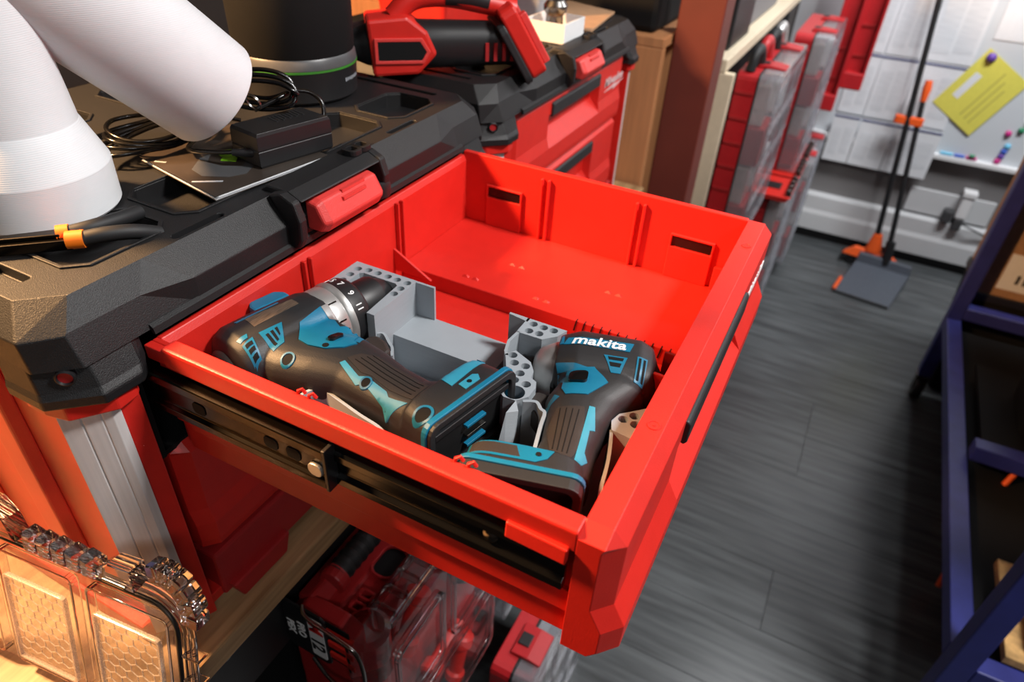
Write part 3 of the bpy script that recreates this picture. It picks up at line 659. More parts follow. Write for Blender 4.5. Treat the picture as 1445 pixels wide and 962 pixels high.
T.decal('trigger_edge', [(70, 63), (66, 66.5), (71, 72), (74, 84), (76, 83), (74.5, 71)], 'teal', off=0.4, thick=8)
T.part('trigger', MB().prism([(64, 52), (84, 47), (91, 52), (89, 64), (80, 76), (66, 78)], -9, 10), 'rubber_brown', bev=0.003)
T.part('foot_rim', MB().prism(rrect(36.5, 119.5, -35, 35, 9), 0, 4, holes=[rrect(42, 114, -30, 30, 6)], M=frame((0, 147, 0), (1, 0, 0), (0, 0, 1)) @ Matrix.Scale(-1, 4, (0, 0, 1))), 'teal', bev=0.0008)
T.part('foot_lip', MB().prism(rrect(37.5, 118.5, -34, 34, 9), 0, 9, holes=[rrect(43, 113, -29, 29, 6)], M=frame((0, 151, 0), (1, 0, 0), (0, 0, 1)) @ Matrix.Scale(-1, 4, (0, 0, 1))), 'rubber', bev=0.0012)
T.part('battery_socket', MB().box(41, 115, 147.5, 149, -30, 30), 'black_matte')
fp = T.decal('foot_panel', [(116.5, 129), (59.5, 130.5), (63, 139), (70, 144), (116, 144.4)], 'teal', off=0.5, step=6, holes=[[(113.5, 131.5), (84, 132), (80, 142), (113, 142.2)]])
T.decal('foot_inlay', [(113.5, 131.5), (84, 132), (80, 142), (113, 142.2)], 'rubber_brown', fp, off=0.5, step=6)
T.decal('foot_screw', circ(69, 136.5, 1.9), 'black_matte', fp, off=1.0)

# ------------------------------------------------------------------ grey printed insert holding the tools
ins = thing('tool_insert', (0.345, 0.22, 1.097), 'grey plastic insert with drilled holes holding both cordless tools', 'tool insert')
GP = 'grey_pla'
def wall_path(path, t, z0, z1):
    n = len(path); L = []; Rr = []
    for i, p in enumerate(path):
        a = Vector(path[max(i - 1, 0)]); b = Vector(path[min(i + 1, n - 1)]); d = (b - a).normalized(); q = Vector((-d.y, d.x)) * t / 2
        L.append((p[0] + q.x, p[1] + q.y)); Rr.append((p[0] - q.x, p[1] - q.y))
    return MB().prism(L + Rr[::-1], z0, z1)
def smooth_path(pts, n=6):
    out = []
    P = [Vector(p) for p in pts]
    for i in range(len(P) - 1):
        p0, p1, p2, p3 = P[max(i - 1, 0)], P[i], P[i + 1], P[min(i + 2, len(P) - 1)]
        for k in range(n):
            t = k / n; out.append(tuple(0.5 * ((2 * p1) + (p2 - p0) * t + (2 * p0 - 5 * p1 + 4 * p2 - p3) * t * t + (3 * p1 - p0 - 3 * p2 + p3) * t ** 3)))
    out.append(tuple(P[-1])); return out
obj('base_plate', MB().box(0.252, 0.4425, 0.066, 0.378, 1.0972, 1.1), GP, ins)
h1 = [(0.409, 0.3662), (0.420, 0.3662), (0.4317, 0.3662), (0.4347, 0.3565), (0.4347, 0.3458), (0.4347, 0.3347), (0.4347, 0.3245), (0.4346, 0.3133), (0.4239, 0.3132), (0.4138, 0.3133)]
hb = obj('hole_block', MB().prism([(0.398, 0.3605), (0.426, 0.3605), (0.4285, 0.357), (0.4285, 0.3215), (0.426, 0.3185), (0.3774, 0.3155), (0.3774, 0.3076), (0.4425, 0.3076), (0.4425, 0.3755), (0.402, 0.3755)], 1.1, 1.17, pockets=[(circ(x, y, 0.0037, 16), 1.145) for x, y in h1]), GP, ins)
obj('shelf', MB().box(0.402, 0.4425, 0.205, 0.3076, 1.1, 1.135), GP, ins)
obj('fin', MB().box(0.44, 0.4425, 0.288, 0.3076, 1.135, 1.17), GP, ins)
obj('fin', MB().prism([(0.4425, 0.2115), (0.4402, 0.2115), (0.4372, 0.1925), (0.4425, 0.1925)], 1.1, 1.17), GP, ins)
h2 = [(0.4366, 0.1864), (0.4364, 0.1768), (0.4259, 0.1855), (0.4265, 0.1765), (0.4367, 0.1677)]
obj('hole_block', MB().prism([(0.4425, 0.1945), (0.4195, 0.194), (0.4205, 0.171), (0.431, 0.1615), (0.4425, 0.158)], 1.1, 1.17, pockets=[(circ(x, y, 0.0037, 16), 1.145) for x, y in h2]), GP, ins)
obj('web', wall_path([(0.4205, 0.1925), (0.405, 0.1935), (0.392, 0.1895), (0.387, 0.186)], 0.0026, 1.1, 1.17), GP, ins)
h3 = [(0.3894, 0.1818), (0.3814, 0.1764), (0.3819, 0.1669), (0.3719, 0.1666), (0.3626, 0.1668), (0.3625, 0.1567)]
obj('hole_column', MB().prism([(0.3876, 0.1876), (0.3961, 0.1824), (0.3886, 0.1655), (0.3799, 0.1589), (0.3713, 0.1567), (0.3690, 0.1514), (0.3631, 0.1487), (0.3508, 0.1486), (0.3420, 0.1553), (0.3415, 0.1652), (0.3465, 0.1715), (0.357, 0.1721), (0.3691, 0.1769)][::-1], 1.1, 1.17, pockets=[(circ(x, y, 0.0037, 16), 1.145) for x, y in h3] + [(circ(0.3500, 0.1600, 0.0078, 22), 1.13)]), GP, ins)
obj('brace', MB().loft([[(0.3405, 0.1531, 1.1), (0.3029, 0.1431, 1.1), (0.2962, 0.1560, 1.1)], [(0.3425, 0.1551, 1.17), (0.337, 0.1500, 1.166), (0.331, 0.1570, 1.166)]]), GP, ins)
obj('cradle', wall_path(smooth_path([(0.3445, 0.1505), (0.3487, 0.1418), (0.3436, 0.1355), (0.3409, 0.1311), (0.328, 0.1281), (0.3062, 0.1222)]), 0.0026, 1.1, 1.17), GP, ins)
obj('cradle', wall_path(smooth_path([(0.379, 0.309), (0.3825, 0.303), (0.374, 0.291), (0.3690, 0.2844), (0.360, 0.279)]), 0.0024, 1.1, 1.15), GP, ins)
obj('cradle', wall_path(smooth_path([(0.262, 0.297), (0.2747, 0.2976), (0.2843, 0.2942), (0.2872, 0.2863), (0.2850, 0.275), (0.2790, 0.2485), (0.2760, 0.2309), (0.2723, 0.2209)]), 0.0024, 1.1, 1.163), GP, ins)
h4 = [(0.3635, 0.0796), (0.3707, 0.0737), (0.3625, 0.0702)]
obj('hole_block', MB().prism([(0.347, 0.066), (0.386, 0.066), (0.3777, 0.0738), (0.3674, 0.084), (0.358, 0.0865), (0.349, 0.083)], 1.1, 1.17, pockets=[(circ(x, y, 0.0037, 16), 1.145) for x, y in h4]), GP, ins)
obj('cradle', wall_path(smooth_path([(0.351, 0.0835), (0.337, 0.079), (0.3196, 0.0745), (0.300, 0.071), (0.288, 0.068)]), 0.0024, 1.1, 1.168), GP, ins)

# ------------------------------------------------------------------ things on the lids
ZL = 1.2486
du = thing('duct_fitting', (0.28, 0.543, ZL), 'white printed Y duct fitting standing on the near black lid', 'duct fitting')
obj('upright_tube', MB().lathe([(0.053, 0), (0.0545, 0.002), (0.0550, 0.034), (0.0545, 0.0355), (0.0425, 0.064), (0.0415, 0.066), (0.0375, 0.11), (0.0375, 0.40)], 72, Matrix.Translation((0.278, 0.544, ZL)), caps=True), 'white_pla', du, smooth=12)
E_ = Vector((0.4296, 0.512, 1.3054)); J_ = Vector((0.262, 0.547, 1.475)); ax = (J_ - E_)
Mx = frame(E_, ax.orthogonal(), ax.cross(ax.orthogonal()))
Mx = Matrix.Translation(E_) @ ax.to_track_quat('Z', 'Y').to_matrix().to_4x4()
obj('branch_tube', MB().lathe([(0.0445, 0.20), (0.0445, 0.002), (0.0455, 0.0), (0.0480, 0.0), (0.0490, 0.002), (0.0490, 0.215), (0.0495, 0.3)], 64, Mx, caps=False), 'white_pla', du, smooth=30)
wp = MATS['white_pla'].node_tree; wv = wp.nodes.new('ShaderNodeTexWave'); wv.wave_type = 'BANDS'; wv.bands_direction = 'Z'; wv.inputs['Scale'].default_value = 230; wv.inputs['Distortion'].default_value = 0.6
tcn = [n for n in wp.nodes if n.type == 'TEX_COORD'][0]; wp.links.new(tcn.outputs['Object'], wv.inputs['Vector'])
bpn = wp.nodes.new('ShaderNodeBump'); bpn.inputs['Strength'].default_value = 0.12; bpn.inputs['Distance'].default_value = 0.0006
wp.links.new(wv.outputs['Fac'], bpn.inputs['Height']); wp.links.new(bpn.outputs[0], wp.nodes['Principled BSDF'].inputs['Normal'])

cn = thing('canister', (0.625, 0.592, ZL), 'black cylindrical canister with grey band and green line behind power adapter', 'canister')
Mc = Matrix.Translation((0.625, 0.592, ZL))
obj('base', MB().lathe([(0.064, 0), (0.067, 0.003), (0.068, 0.032), (0.0685, 0.034)], 64, Mc), 'black', cn, smooth=30)
obj('green_ring', MB().lathe([(0.0683, 0.034), (0.0690, 0.0342), (0.0690, 0.0362), (0.0683, 0.0364)], 64, Mc, caps=False), 'green_line', cn, smooth=30)
obj('grey_ring', MB().lathe([(0.0683, 0.0364), (0.0688, 0.037), (0.0675, 0.046), (0.066, 0.048)], 64, Mc, caps=False), 'grey_band', cn, smooth=30)
obj('barrel', MB().lathe([(0.066, 0.048), (0.0668, 0.05), (0.068, 0.12), (0.068, 0.24), (0.062, 0.25)], 64, Mc), 'black_matte', cn, smooth=30)
def wrap_mark(a0, a1, z0, z1, n, m, parent):      # worn, unreadable print around the base: short strokes
    mb = MB()
    for k in range(n):
        t0 = math.radians(a0 + (a1 - a0) * k / n); t1 = math.radians(a0 + (a1 - a0) * (k + 0.62) / n)
        q = [(0.625 + 0.0683 * math.cos(t), 0.592 + 0.0683 * math.sin(t)) for t in (t0, t1)]; d = 0.0004 * (k % 3)
        mb.add([(q[0][0], q[0][1], ZL + z0 + d), (q[1][0], q[1][1], ZL + z0), (q[1][0], q[1][1], ZL + z1), (q[0][0], q[0][1], ZL + z1 - d)], [(0, 1, 2, 3)])
    return obj('worn_print', mb, m, parent)
wrap_mark(-88, -62, 0.0195, 0.0235, 9, 'grey_box', cn)
wrap_mark(-47, -30, 0.0255, 0.0290, 5, 'grey_band', cn); wrap_mark(-47, -30, 0.0185, 0.0220, 5, 'grey_band', cn)
wrap_mark(-53.0, -52.2, 0.015, 0.030, 1, 'grey_band', cn)

bk = thing('booklet', (0.42, 0.495, ZL), 'dark glossy booklet with lime green figure lying under the power adapter', 'booklet')
bq = [(0.3778, 0.5591), (0.3538, 0.4415), (0.4752, 0.4255), (0.4888, 0.5571)]
def quadz(q, z0, z1, tilt=0): return MB().loft([[(x, y, z0 + tilt * i) for i, (x, y) in enumerate(q)], [(x, y, z1 + tilt * i) for i, (x, y) in enumerate(q)]])
def shrink(q, k, dx=0, dy=0):
    cx = sum(p[0] for p in q) / 4; cy = sum(p[1] for p in q) / 4; return [(cx + (x - cx) * k + dx, cy + (y - cy) * k + dy) for x, y in q]
for k in range(4):
    obj('page', quadz(shrink(bq, 0.985 - 0.003 * k, 0.0003 * k, -0.0008 * k), ZL + 0.0004 + 0.0008 * k, ZL + 0.0009 + 0.0008 * k), 'paper', bk)
cv_ = obj('cover', quadz(bq, ZL + 0.0037, ZL + 0.0041), 'booklet_cover', bk)
obj('cover', quadz(shrink(bq, 1.0), ZL, ZL + 0.0004), 'booklet_cover', bk)
ZB = ZL + 0.0041
for pl_, m_ in (([(0.4220, 0.5170), (0.4330, 0.5080), (0.4420, 0.4985), (0.4300, 0.4985), (0.4170, 0.5005), (0.4210, 0.5085)], 'lime'), ([(0.4180, 0.4995), (0.4290, 0.4975), (0.4250, 0.4880), (0.4162, 0.4817), (0.4100, 0.4941)], 'lime'),
                ([(0.382, 0.499), (0.404, 0.513), (0.417, 0.513), (0.401, 0.501), (0.402, 0.485), (0.412, 0.47), (0.424, 0.477), (0.426, 0.466), (0.402, 0.455), (0.388, 0.462), (0.377, 0.481)], 'grey_band')):
    obj('cover_print', MB().prism(pl_, ZB, ZB + 0.00025), m_, cv_)
for x0, y0, x1, y1 in ((0.364, 0.479, 0.379, 0.459), (0.377, 0.539, 0.381, 0.529)):
    d = Vector((x1 - x0, y1 - y0)); n_ = Vector((-d.y, d.x)).normalized() * 0.0013
    obj('title_print', MB().prism([(x0 - n_.x, y0 - n_.y), (x1 - n_.x, y1 - n_.y), (x1 + n_.x, y1 + n_.y), (x0 + n_.x, y0 + n_.y)], ZB, ZB + 0.0003), 'grey_box', cv_)

pa = thing('power_adapter', (0.456, 0.456, ZB), 'black power adapter brick with coiled cable resting on the booklet', 'power adapter')
aq = [(0.4218, 0.4885), (0.4152, 0.4504), (0.4907, 0.4323), (0.4964, 0.4717)]
def zloft(q, zz): return MB().loft([[(x, y, z) for x, y in shrink(q, k)] for z, k in zz])
bo = obj('brick', zloft(aq, [(ZB, 0.95), (ZB + 0.002, 1.0), (ZB + 0.0145, 1.005), (ZB + 0.0150, 0.99), (ZB + 0.0158, 0.99), (ZB + 0.0162, 1.005), (ZB + 0.028, 0.99), (ZB + 0.031, 0.95)]), 'black', pa, 0.001)
for k in range(9):                                     # moulded rating marks, too fine to read
    x, y = 0.4525 + 0.0036 * k, 0.4655 - 0.0006 * k
    obj('moulded_mark', MB().box(-0.0007, 0.0007, -0.007 + 0.003 * (k % 2), 0.008, 0, 0.0004, Matrix.Translation((x, y, ZB + 0.031)) @ Matrix.Rotation(-0.25, 4, 'Z')), 'rubber', bo)
def spline_tube(pts, r, n=7, sub=7): return MB().tube(smooth_path(pts, sub), r, n)
zc = ZL
cable = [(0.4185, 0.462, ZB + 0.012), (0.410, 0.472, ZB + 0.013), (0.405, 0.492, ZB + 0.010), (0.40, 0.520, zc + 0.012)]
cx0, cy0 = 0.405, 0.570
for k in range(4):
    for a in range(0, 360, 30):
        t_ = math.radians(a - 60); cable.append((cx0 + (0.052 - 0.003 * k) * math.cos(t_) + 0.003 * k, cy0 + (0.026 + 0.003 * k) * math.sin(t_) + 0.002 * k, zc + 0.009 + 0.0038 * k + 0.003 * math.sin(t_ * 2 + k)))
cable += [(0.452, 0.553, zc + 0.022), (0.478, 0.535, zc + 0.014)]
obj('cord', spline_tube(cable, 0.0021, 7, 4), 'black_gloss', pa, smooth=60)
obj('strain_relief', MB().tube([(0.4195, 0.4605, ZB + 0.012), (0.413, 0.467, ZB + 0.0125), (0.4085, 0.475, ZB + 0.0125)], [0.0042, 0.0036, 0.0028], 12), 'black', pa, smooth=40)
loop = [(0.4985, 0.447, ZB + 0.02), (0.504, 0.452, ZB + 0.036), (0.500, 0.463, ZB + 0.045), (0.488, 0.472, ZB + 0.047)]
for k in range(3):
    for a in range(0, 360, 45):
        t_ = math.radians(a + 10); loop.append((0.462 + 0.5 * 0.034 * math.cos(t_) * (1 - 0.1 * k) + 0.006 * k, 0.486 - 0.86 * 0.034 * math.cos(t_) * (1 - 0.1 * k) + 0.004 * k, ZB + 0.047 + 0.013 * math.sin(t_) + 0.003 * k))
loop += [(0.452, 0.486, ZB + 0.036)]
obj('cord', spline_tube(loop, 0.0021, 7, 4), 'black_gloss', pa, smooth=60)
obj('cable_tie', MB().lathe([(0.0075, -0.001), (0.0082, -0.001), (0.0082, 0.001), (0.0075, 0.001)], 20, Matrix.Translation((0.444, 0.477, ZB + 0.047)) @ Matrix.Rotation(1.2, 4, 'Y'), caps=False), 'steel', pa, smooth=40)

pp = thing('pliers', (0.24, 0.465, ZL), 'long pliers with black handles and orange collars in the lid pocket', 'pliers')
def taper_bar(a, b, w0, w1, h, z): 
    a = Vector(a); b = Vector(b); d = (b - a).normalized(); n_ = Vector((-d.y, d.x))
    return MB().prism([tuple(a - n_ * w0), tuple(b - n_ * w1), tuple(b + n_ * w1), tuple(a + n_ * w0)], z, z + h)
obj('jaw', taper_bar((0.247, 0.4665), (0.190, 0.5185), 0.0055, 0.0025, 0.008, ZL), 'steel_dark', pp, 0.001)
obj('jaw', taper_bar((0.245, 0.474), (0.190, 0.524), 0.005, 0.002, 0.007, ZL + 0.004), 'steel_dark', pp, 0.001)
for pts, col in (([(0.244, 0.468, ZL + 0.006), (0.252, 0.460, ZL + 0.006)], 'orange'), ([(0.244, 0.477, ZL + 0.008), (0.250, 0.472, ZL + 0.008)], 'orange')):
    obj('collar', MB().tube(pts, 0.0066, 16), col, pp, smooth=50)
obj('handle', spline_tube([(0.251, 0.461, ZL + 0.006), (0.263, 0.452, ZL + 0.007), (0.280, 0.444, ZL + 0.004), (0.297, 0.441, ZL - 0.004)], 0.0056, 14), 'rubber_dark', pp, smooth=50)
obj('handle', spline_tube([(0.250, 0.472, ZL + 0.008), (0.264, 0.465, ZL + 0.009), (0.285, 0.464, ZL + 0.007), (0.303, 0.468, ZL + 0.004)], 0.0056, 14), 'rubber_dark', pp, smooth=50)

# red cordless tool lying on the far lid
rt = thing('cordless_power_tool', (0.83, 0.47, ZL), 'red and black cordless tool lying on the far tool chest lid', 'power tool')
A0, A1 = Vector((0.735, 0.575, ZL + 0.032)), Vector((0.868, 0.418, ZL + 0.034)); ax = (A1 - A0); Lr = ax.length
Mr = frame(A0, ax, Vector((0, 0, 1)).cross(ax))          # x along tool, y sideways, z up
Mt = Matrix.Translation((0.222, 0, -0.034)) @ Matrix.Rotation(-0.56, 4, 'Y') @ Matrix.Translation((-0.211, 0, 0.034))
def rpart(n, mb, m, bev=0, smooth=0, par=None):
    if n.startswith('foot') or n == 'battery_foot': mb.v = [tuple(Mt @ Vector(p)) for p in mb.v]
    mb.v = [tuple(Mr @ Vector(p)) for p in mb.v]; return obj(n, mb, m, par or rt, bev, smooth)
rpart('barrel', MB().loft([[(x, p, q) for p, q in sup(28, a, b, 2.6)] for x, a, b in ((-0.03, 0.012, 0.012), (0.0, 0.022, 0.024), (0.03, 0.028, 0.03), (0.1, 0.027, 0.028), (0.18, 0.024, 0.026), (0.205, 0.026, 0.03))]), 'black', smooth=45)
rpart('head', MB().prism([(0.005, -0.032), (0.062, -0.030), (0.086, -0.006), (0.074, 0.020), (0.05, 0.038), (0.0, 0.034)], -0.031, 0.031, M=Matrix.Rotation(PI / 2, 4, 'X')), 'red', 0.004)
rpart('head_vent', MB().prism([(0.012, -0.012), (0.066, -0.012), (0.072, -0.002), (0.064, 0.010), (0.012, 0.010)], 0.0305, 0.033, M=Matrix.Rotation(PI / 2, 4, 'X')), 'black_matte')
rpart('head_vent_rim', MB().prism([(0.008, -0.016), (0.068, -0.016), (0.077, -0.002), (0.067, 0.014), (0.008, 0.014)], 0.030, 0.0335, holes=[[(0.012, -0.012), (0.066, -0.012), (0.072, -0.002), (0.064, 0.010), (0.012, 0.010)]], M=Matrix.Rotation(PI / 2, 4, 'X')), 'red_latch', 0.0006)
rpart('handle', spline_tube([(0.035, 0.0, 0.032), (0.06, 0.0, 0.052), (0.10, 0.0, 0.056), (0.15, 0.0, 0.048), (0.19, 0, 0.040)], 0.013, 14), 'red', smooth=50)
rpart('grip', spline_tube([(0.10, 0.0, 0.058), (0.13, 0.0, 0.055), (0.155, 0.0, 0.050)], 0.0145, 14), 'rubber', smooth=50)
for k in range(4): rpart('slot', MB().box(0.148 + 0.011 * k, 0.1525 + 0.011 * k, -0.0275, -0.0245, -0.016, 0.006), 'red_dark')
fo = rpart('battery_foot', MB().loft([[(x, y, z) for y, z in rrect(-0.036, 0.036, -0.034, 0.062, 0.01)] for x in (0.2, 0.222)]), 'red', 0.003)
rpart('foot_slot', MB().box(0.2225, 0.2235, -0.016, 0.016, 0.012, 0.04), 'black_matte', par=fo)
rpart('foot_bumper', MB().loft([[(x, y, z) for y, z in rrect(-0.039, 0.039, -0.036, 0.050, 0.012)] for x in (0.19, 0.2)]), 'rubber', 0.002)
for y in (-0.024, 0.024): rpart('foot_rail', MB().box(0.222, 0.232, y - 0.006, y + 0.006, -0.025, 0.045), 'red_latch', 0.002, par=fo)
tag(obj('cardboard_sheet', MB().prism([(1.13, 0.425), (1.31, 0.45), (1.35, 0.56), (1.14, 0.57)], ZL, ZL + 0.004), 'cardboard', bev=0.001), 'flat piece of tan cardboard on the far chest lid', 'cardboard')
wbx = thing('parts_box', (1.07, 0.46, ZL), 'small white open box at the end of the red tool', 'box')
for nm, b_ in (('side', (1.03, 1.11, 0.43, 0.432, ZL, ZL + 0.028)), ('side', (1.03, 1.032, 0.432, 0.50, ZL, ZL + 0.028)), ('side', (1.108, 1.11, 0.432, 0.50, ZL, ZL + 0.028)), ('side', (1.032, 1.108, 0.498, 0.50, ZL, ZL + 0.028)), ('bottom', (1.032, 1.108, 0.432, 0.498, ZL, ZL + 0.002))):
    obj(nm, MB().box(*b_), 'white', wbx)
obj('box_filling', MB().prism(rrect(1.034, 1.106, 0.434, 0.496, 0.01), ZL + 0.002, ZL + 0.012), 'cardboard', wbx, 0.002)
tag(obj('steel_knob', MB().lathe([(0.012, 0), (0.014, 0.004), (0.013, 0.02), (0.018, 0.026), (0.019, 0.034), (0.014, 0.041), (0.0001, 0.043)], 28, Matrix.Translation((1.07, 0.465, ZL + 0.012)), caps=False), 'steel', smooth=40), 'shiny round steel knob sitting in the small white box', 'knob')
gb = thing('storage_bin', (1.2, 0.57, ZL + 0.004), 'grey plastic bin on the cardboard behind the red tool', 'bin')
obj('bin_body', MB().loft([[(x, y, ZL + 0.004) for x, y in rrect(1.15, 1.26, 0.53, 0.62, 0.008)], [(x, y, ZL + 0.1) for x, y in rrect(1.14, 1.27, 0.52, 0.63, 0.01)]]), 'grey_box', gb, 0.002)
obj('bin_rim', MB().prism(rrect(1.137, 1.273, 0.517, 0.633, 0.012), ZL + 0.094, ZL + 0.102, holes=[rrect(1.145, 1.265, 0.525, 0.625, 0.008)]), 'grey_box', gb, 0.001)
rb = thing('red_bin', (1.05, 0.66, ZL), 'red open parts bin standing behind the red tool', 'bin')
obj('bin_body', MB().loft([[(x, y, ZL) for x, y in rrect(0.96, 1.12, 0.60, 0.72, 0.01)], [(x, y, ZL + 0.09) for x, y in rrect(0.95, 1.13, 0.59, 0.73, 0.012)]]), 'red', rb, 0.002)
obj('bin_rim', MB().prism(rrect(0.946, 1.134, 0.586, 0.734, 0.014), ZL + 0.084, ZL + 0.094, holes=[rrect(0.955, 1.125, 0.595, 0.725, 0.01)]), 'red', rb, 0.001)

# ------------------------------------------------------------------ clear organiser lid leaning at the lower left
Ac = Vector((-0.11914522, 0.99287684, 0)); Bc = Vector((-0.2246936, -0.02696323, -0.97405635)); Nc = Vector((-0.96711799, -0.11605416, 0.22630561))
Oc = Vector((0.1637, 0.3116, 1.0536)); SC = 0.00093
def cl_m(w=0.0):
    M = Matrix.Identity(4)
    for i in range(3): M[i][0] = Ac[i] * SC; M[i][1] = Bc[i] * SC; M[i][2] = Nc[i] * SC; M[i][3] = Oc[i]
    return M
CM = cl_m()
co = thing('clear_organizer', tuple(Oc + Ac * 0.13 + Bc * 0.176), 'clear plastic organizer lid with honeycomb windows leaning beside the chest', 'organizer')
def cpart(n, mb, m, bev=0, smooth=0, par=None):
    mb.v = [tuple(CM @ Vector(p)) for p in mb.v]; return obj(n, mb, m, par or co, bev, smooth)
wins = [(29, 116), (130, 217), (231, 280)]
lid_ = cpart('lid_panel', MB().prism(rrect(10, 290, 20, 188, 22, 6), -3, 0), 'clear', 0.0006)
for a0, a1 in wins:
    fr = MB().prism(rrect(a0, a1, 40, 176, 7, 3), -1, 7, holes=[rrect(a0 + 3, a1 - 3, 43, 173, 5, 3)]); fo = cpart('window_frame', fr, 'clear_solid', 0.0005)
    cpart('window_pane', MB().prism(rrect(a0 + 10, a1 - 8, 66, 166, 3, 2), 6, 8), 'clear', 0.0004, par=fo)
    cpart('pane_rim', MB().prism(rrect(a0 + 9, a1 - 7, 65, 167, 4, 2), 5.5, 9.5, holes=[rrect(a0 + 11.5, a1 - 9.5, 67.5, 164.5, 3, 2)]), 'clear_line', 0.0003, par=fo)
    cpart('pane_slope', MB().loft([[(a0 + 3, 43, 1), (a1 - 3, 43, 1), (a1 - 3, 45, 0), (a0 + 3, 45, 0)], [(a0 + 9, 65, 7.5), (a1 - 7, 65, 7.5), (a1 - 7, 66.5, 6), (a0 + 9, 66.5, 6)]]), 'clear', par=fo)
    hx = MB(); R_ = 7.2; sy = R_ * 1.5; sx = R_ * math.sqrt(3); done = set()
    for j in range(8):
        for i in range(8):
            cx_ = a0 + 13 + sx * (i + 0.5 * (j % 2)); cy_ = 70 + sy * j
            pts = [(cx_ + R_ * math.sin(k * PI / 3), cy_ + R_ * math.cos(k * PI / 3)) for k in range(6)]
            for k in range(6):
                p, q = pts[k], pts[(k + 1) % 6]; key = tuple(sorted(((round(p[0], 1), round(p[1], 1)), (round(q[0], 1), round(q[1], 1)))))
                if key in done or not all(a0 + 10 < z[0] < a1 - 8 and 66 < z[1] < 166 for z in (p, q)): continue
                done.add(key); hx.tube([(p[0], p[1], 8.2), (q[0], q[1], 8.2)], 0.55, 4)
    h_ = cpart('honeycomb', hx, 'clear_line', par=fo); h_['kind'] = 'stuff'
def arc(cx, cy, r, a0, a1, n=8): return [(cx + r * math.cos(math.radians(a0 + (a1 - a0) * k / n)), cy + r * math.sin(math.radians(a0 + (a1 - a0) * k / n))) for k in range(n + 1)]
gk = [(23, 186), (23, 54)] + arc(48, 54, 25, 180, 270) + [(100, 29), (214, 29), (285, 29)]
cpart('gasket', MB().tube([(x, y, 3.5) for x, y in gk], 2.0, 8), 'black', smooth=50)
for off, m_ in ((7, 'clear_solid'), (14, 'clear_solid')):
    pth = [(23 - off, 186), (23 - off, 54)] + arc(48, 54, 25 + off, 180, 270) + [(100, 29 - off), (214, 29 - off), (285, 29 - off)]
    cpart('rim_wall', MB().tube([(x, y, 2) for x, y in pth], 2.6, 6), m_, smooth=60)
for k in range(6):       # ribs around the rounded corner
    al = math.radians(178 + 21 * k); cx_, cy_ = 31 + 27 * math.cos(al), 26 + 34 * math.sin(al)
    cpart('corner_rib', MB().prism(rrect(-9, 8, -6.0, 6.0, 2, 2), -4, 10, M=Matrix.Translation((cx_, cy_, 0)) @ Matrix.Rotation(al, 4, 'Z')), 'clear_solid', 0.0012)
for k in range(5):       # lumps of the ribbed grip on the top edge
    a_ = 104 + 15.5 * k
    cpart('grip_rib', MB().loft([[(a_ - 7, 24, z) for z in (-4, 11)] + [(a_ + 7, 24, z) for z in (11, -4)], [(a_ - 7.4, 10, z) for z in (-4, 11)] + [(a_ + 7.4, 7, z) for z in (11, -4)], [(a_ - 6, 7, z) for z in (-2, 9)] + [(a_ + 6, 3, z) for z in (9, -2)]]), 'clear_solid', 0.0014)
cpart('latch_lug', MB().prism([(55, 18), (57, -4), (80, -2), (92, 8), (92, 18)], -4, 12), 'clear_solid', 0.0015)
cpart('latch_lug', MB().prism([(180, 18), (190, -2), (204, -14), (240, -14), (252, 18)], -4, 12), 'clear_solid', 0.0015)
cpart('hinge_pin', MB().tube([(62, 14, 13), (84, 14, 13)], 1.6, 8), 'steel', smooth=50)
for k in range(4):
    cpart('side_rib', MB().box(0, 17, 70 + 28 * k, 73 + 28 * k, -3, 8), 'clear_solid', 0.0008)

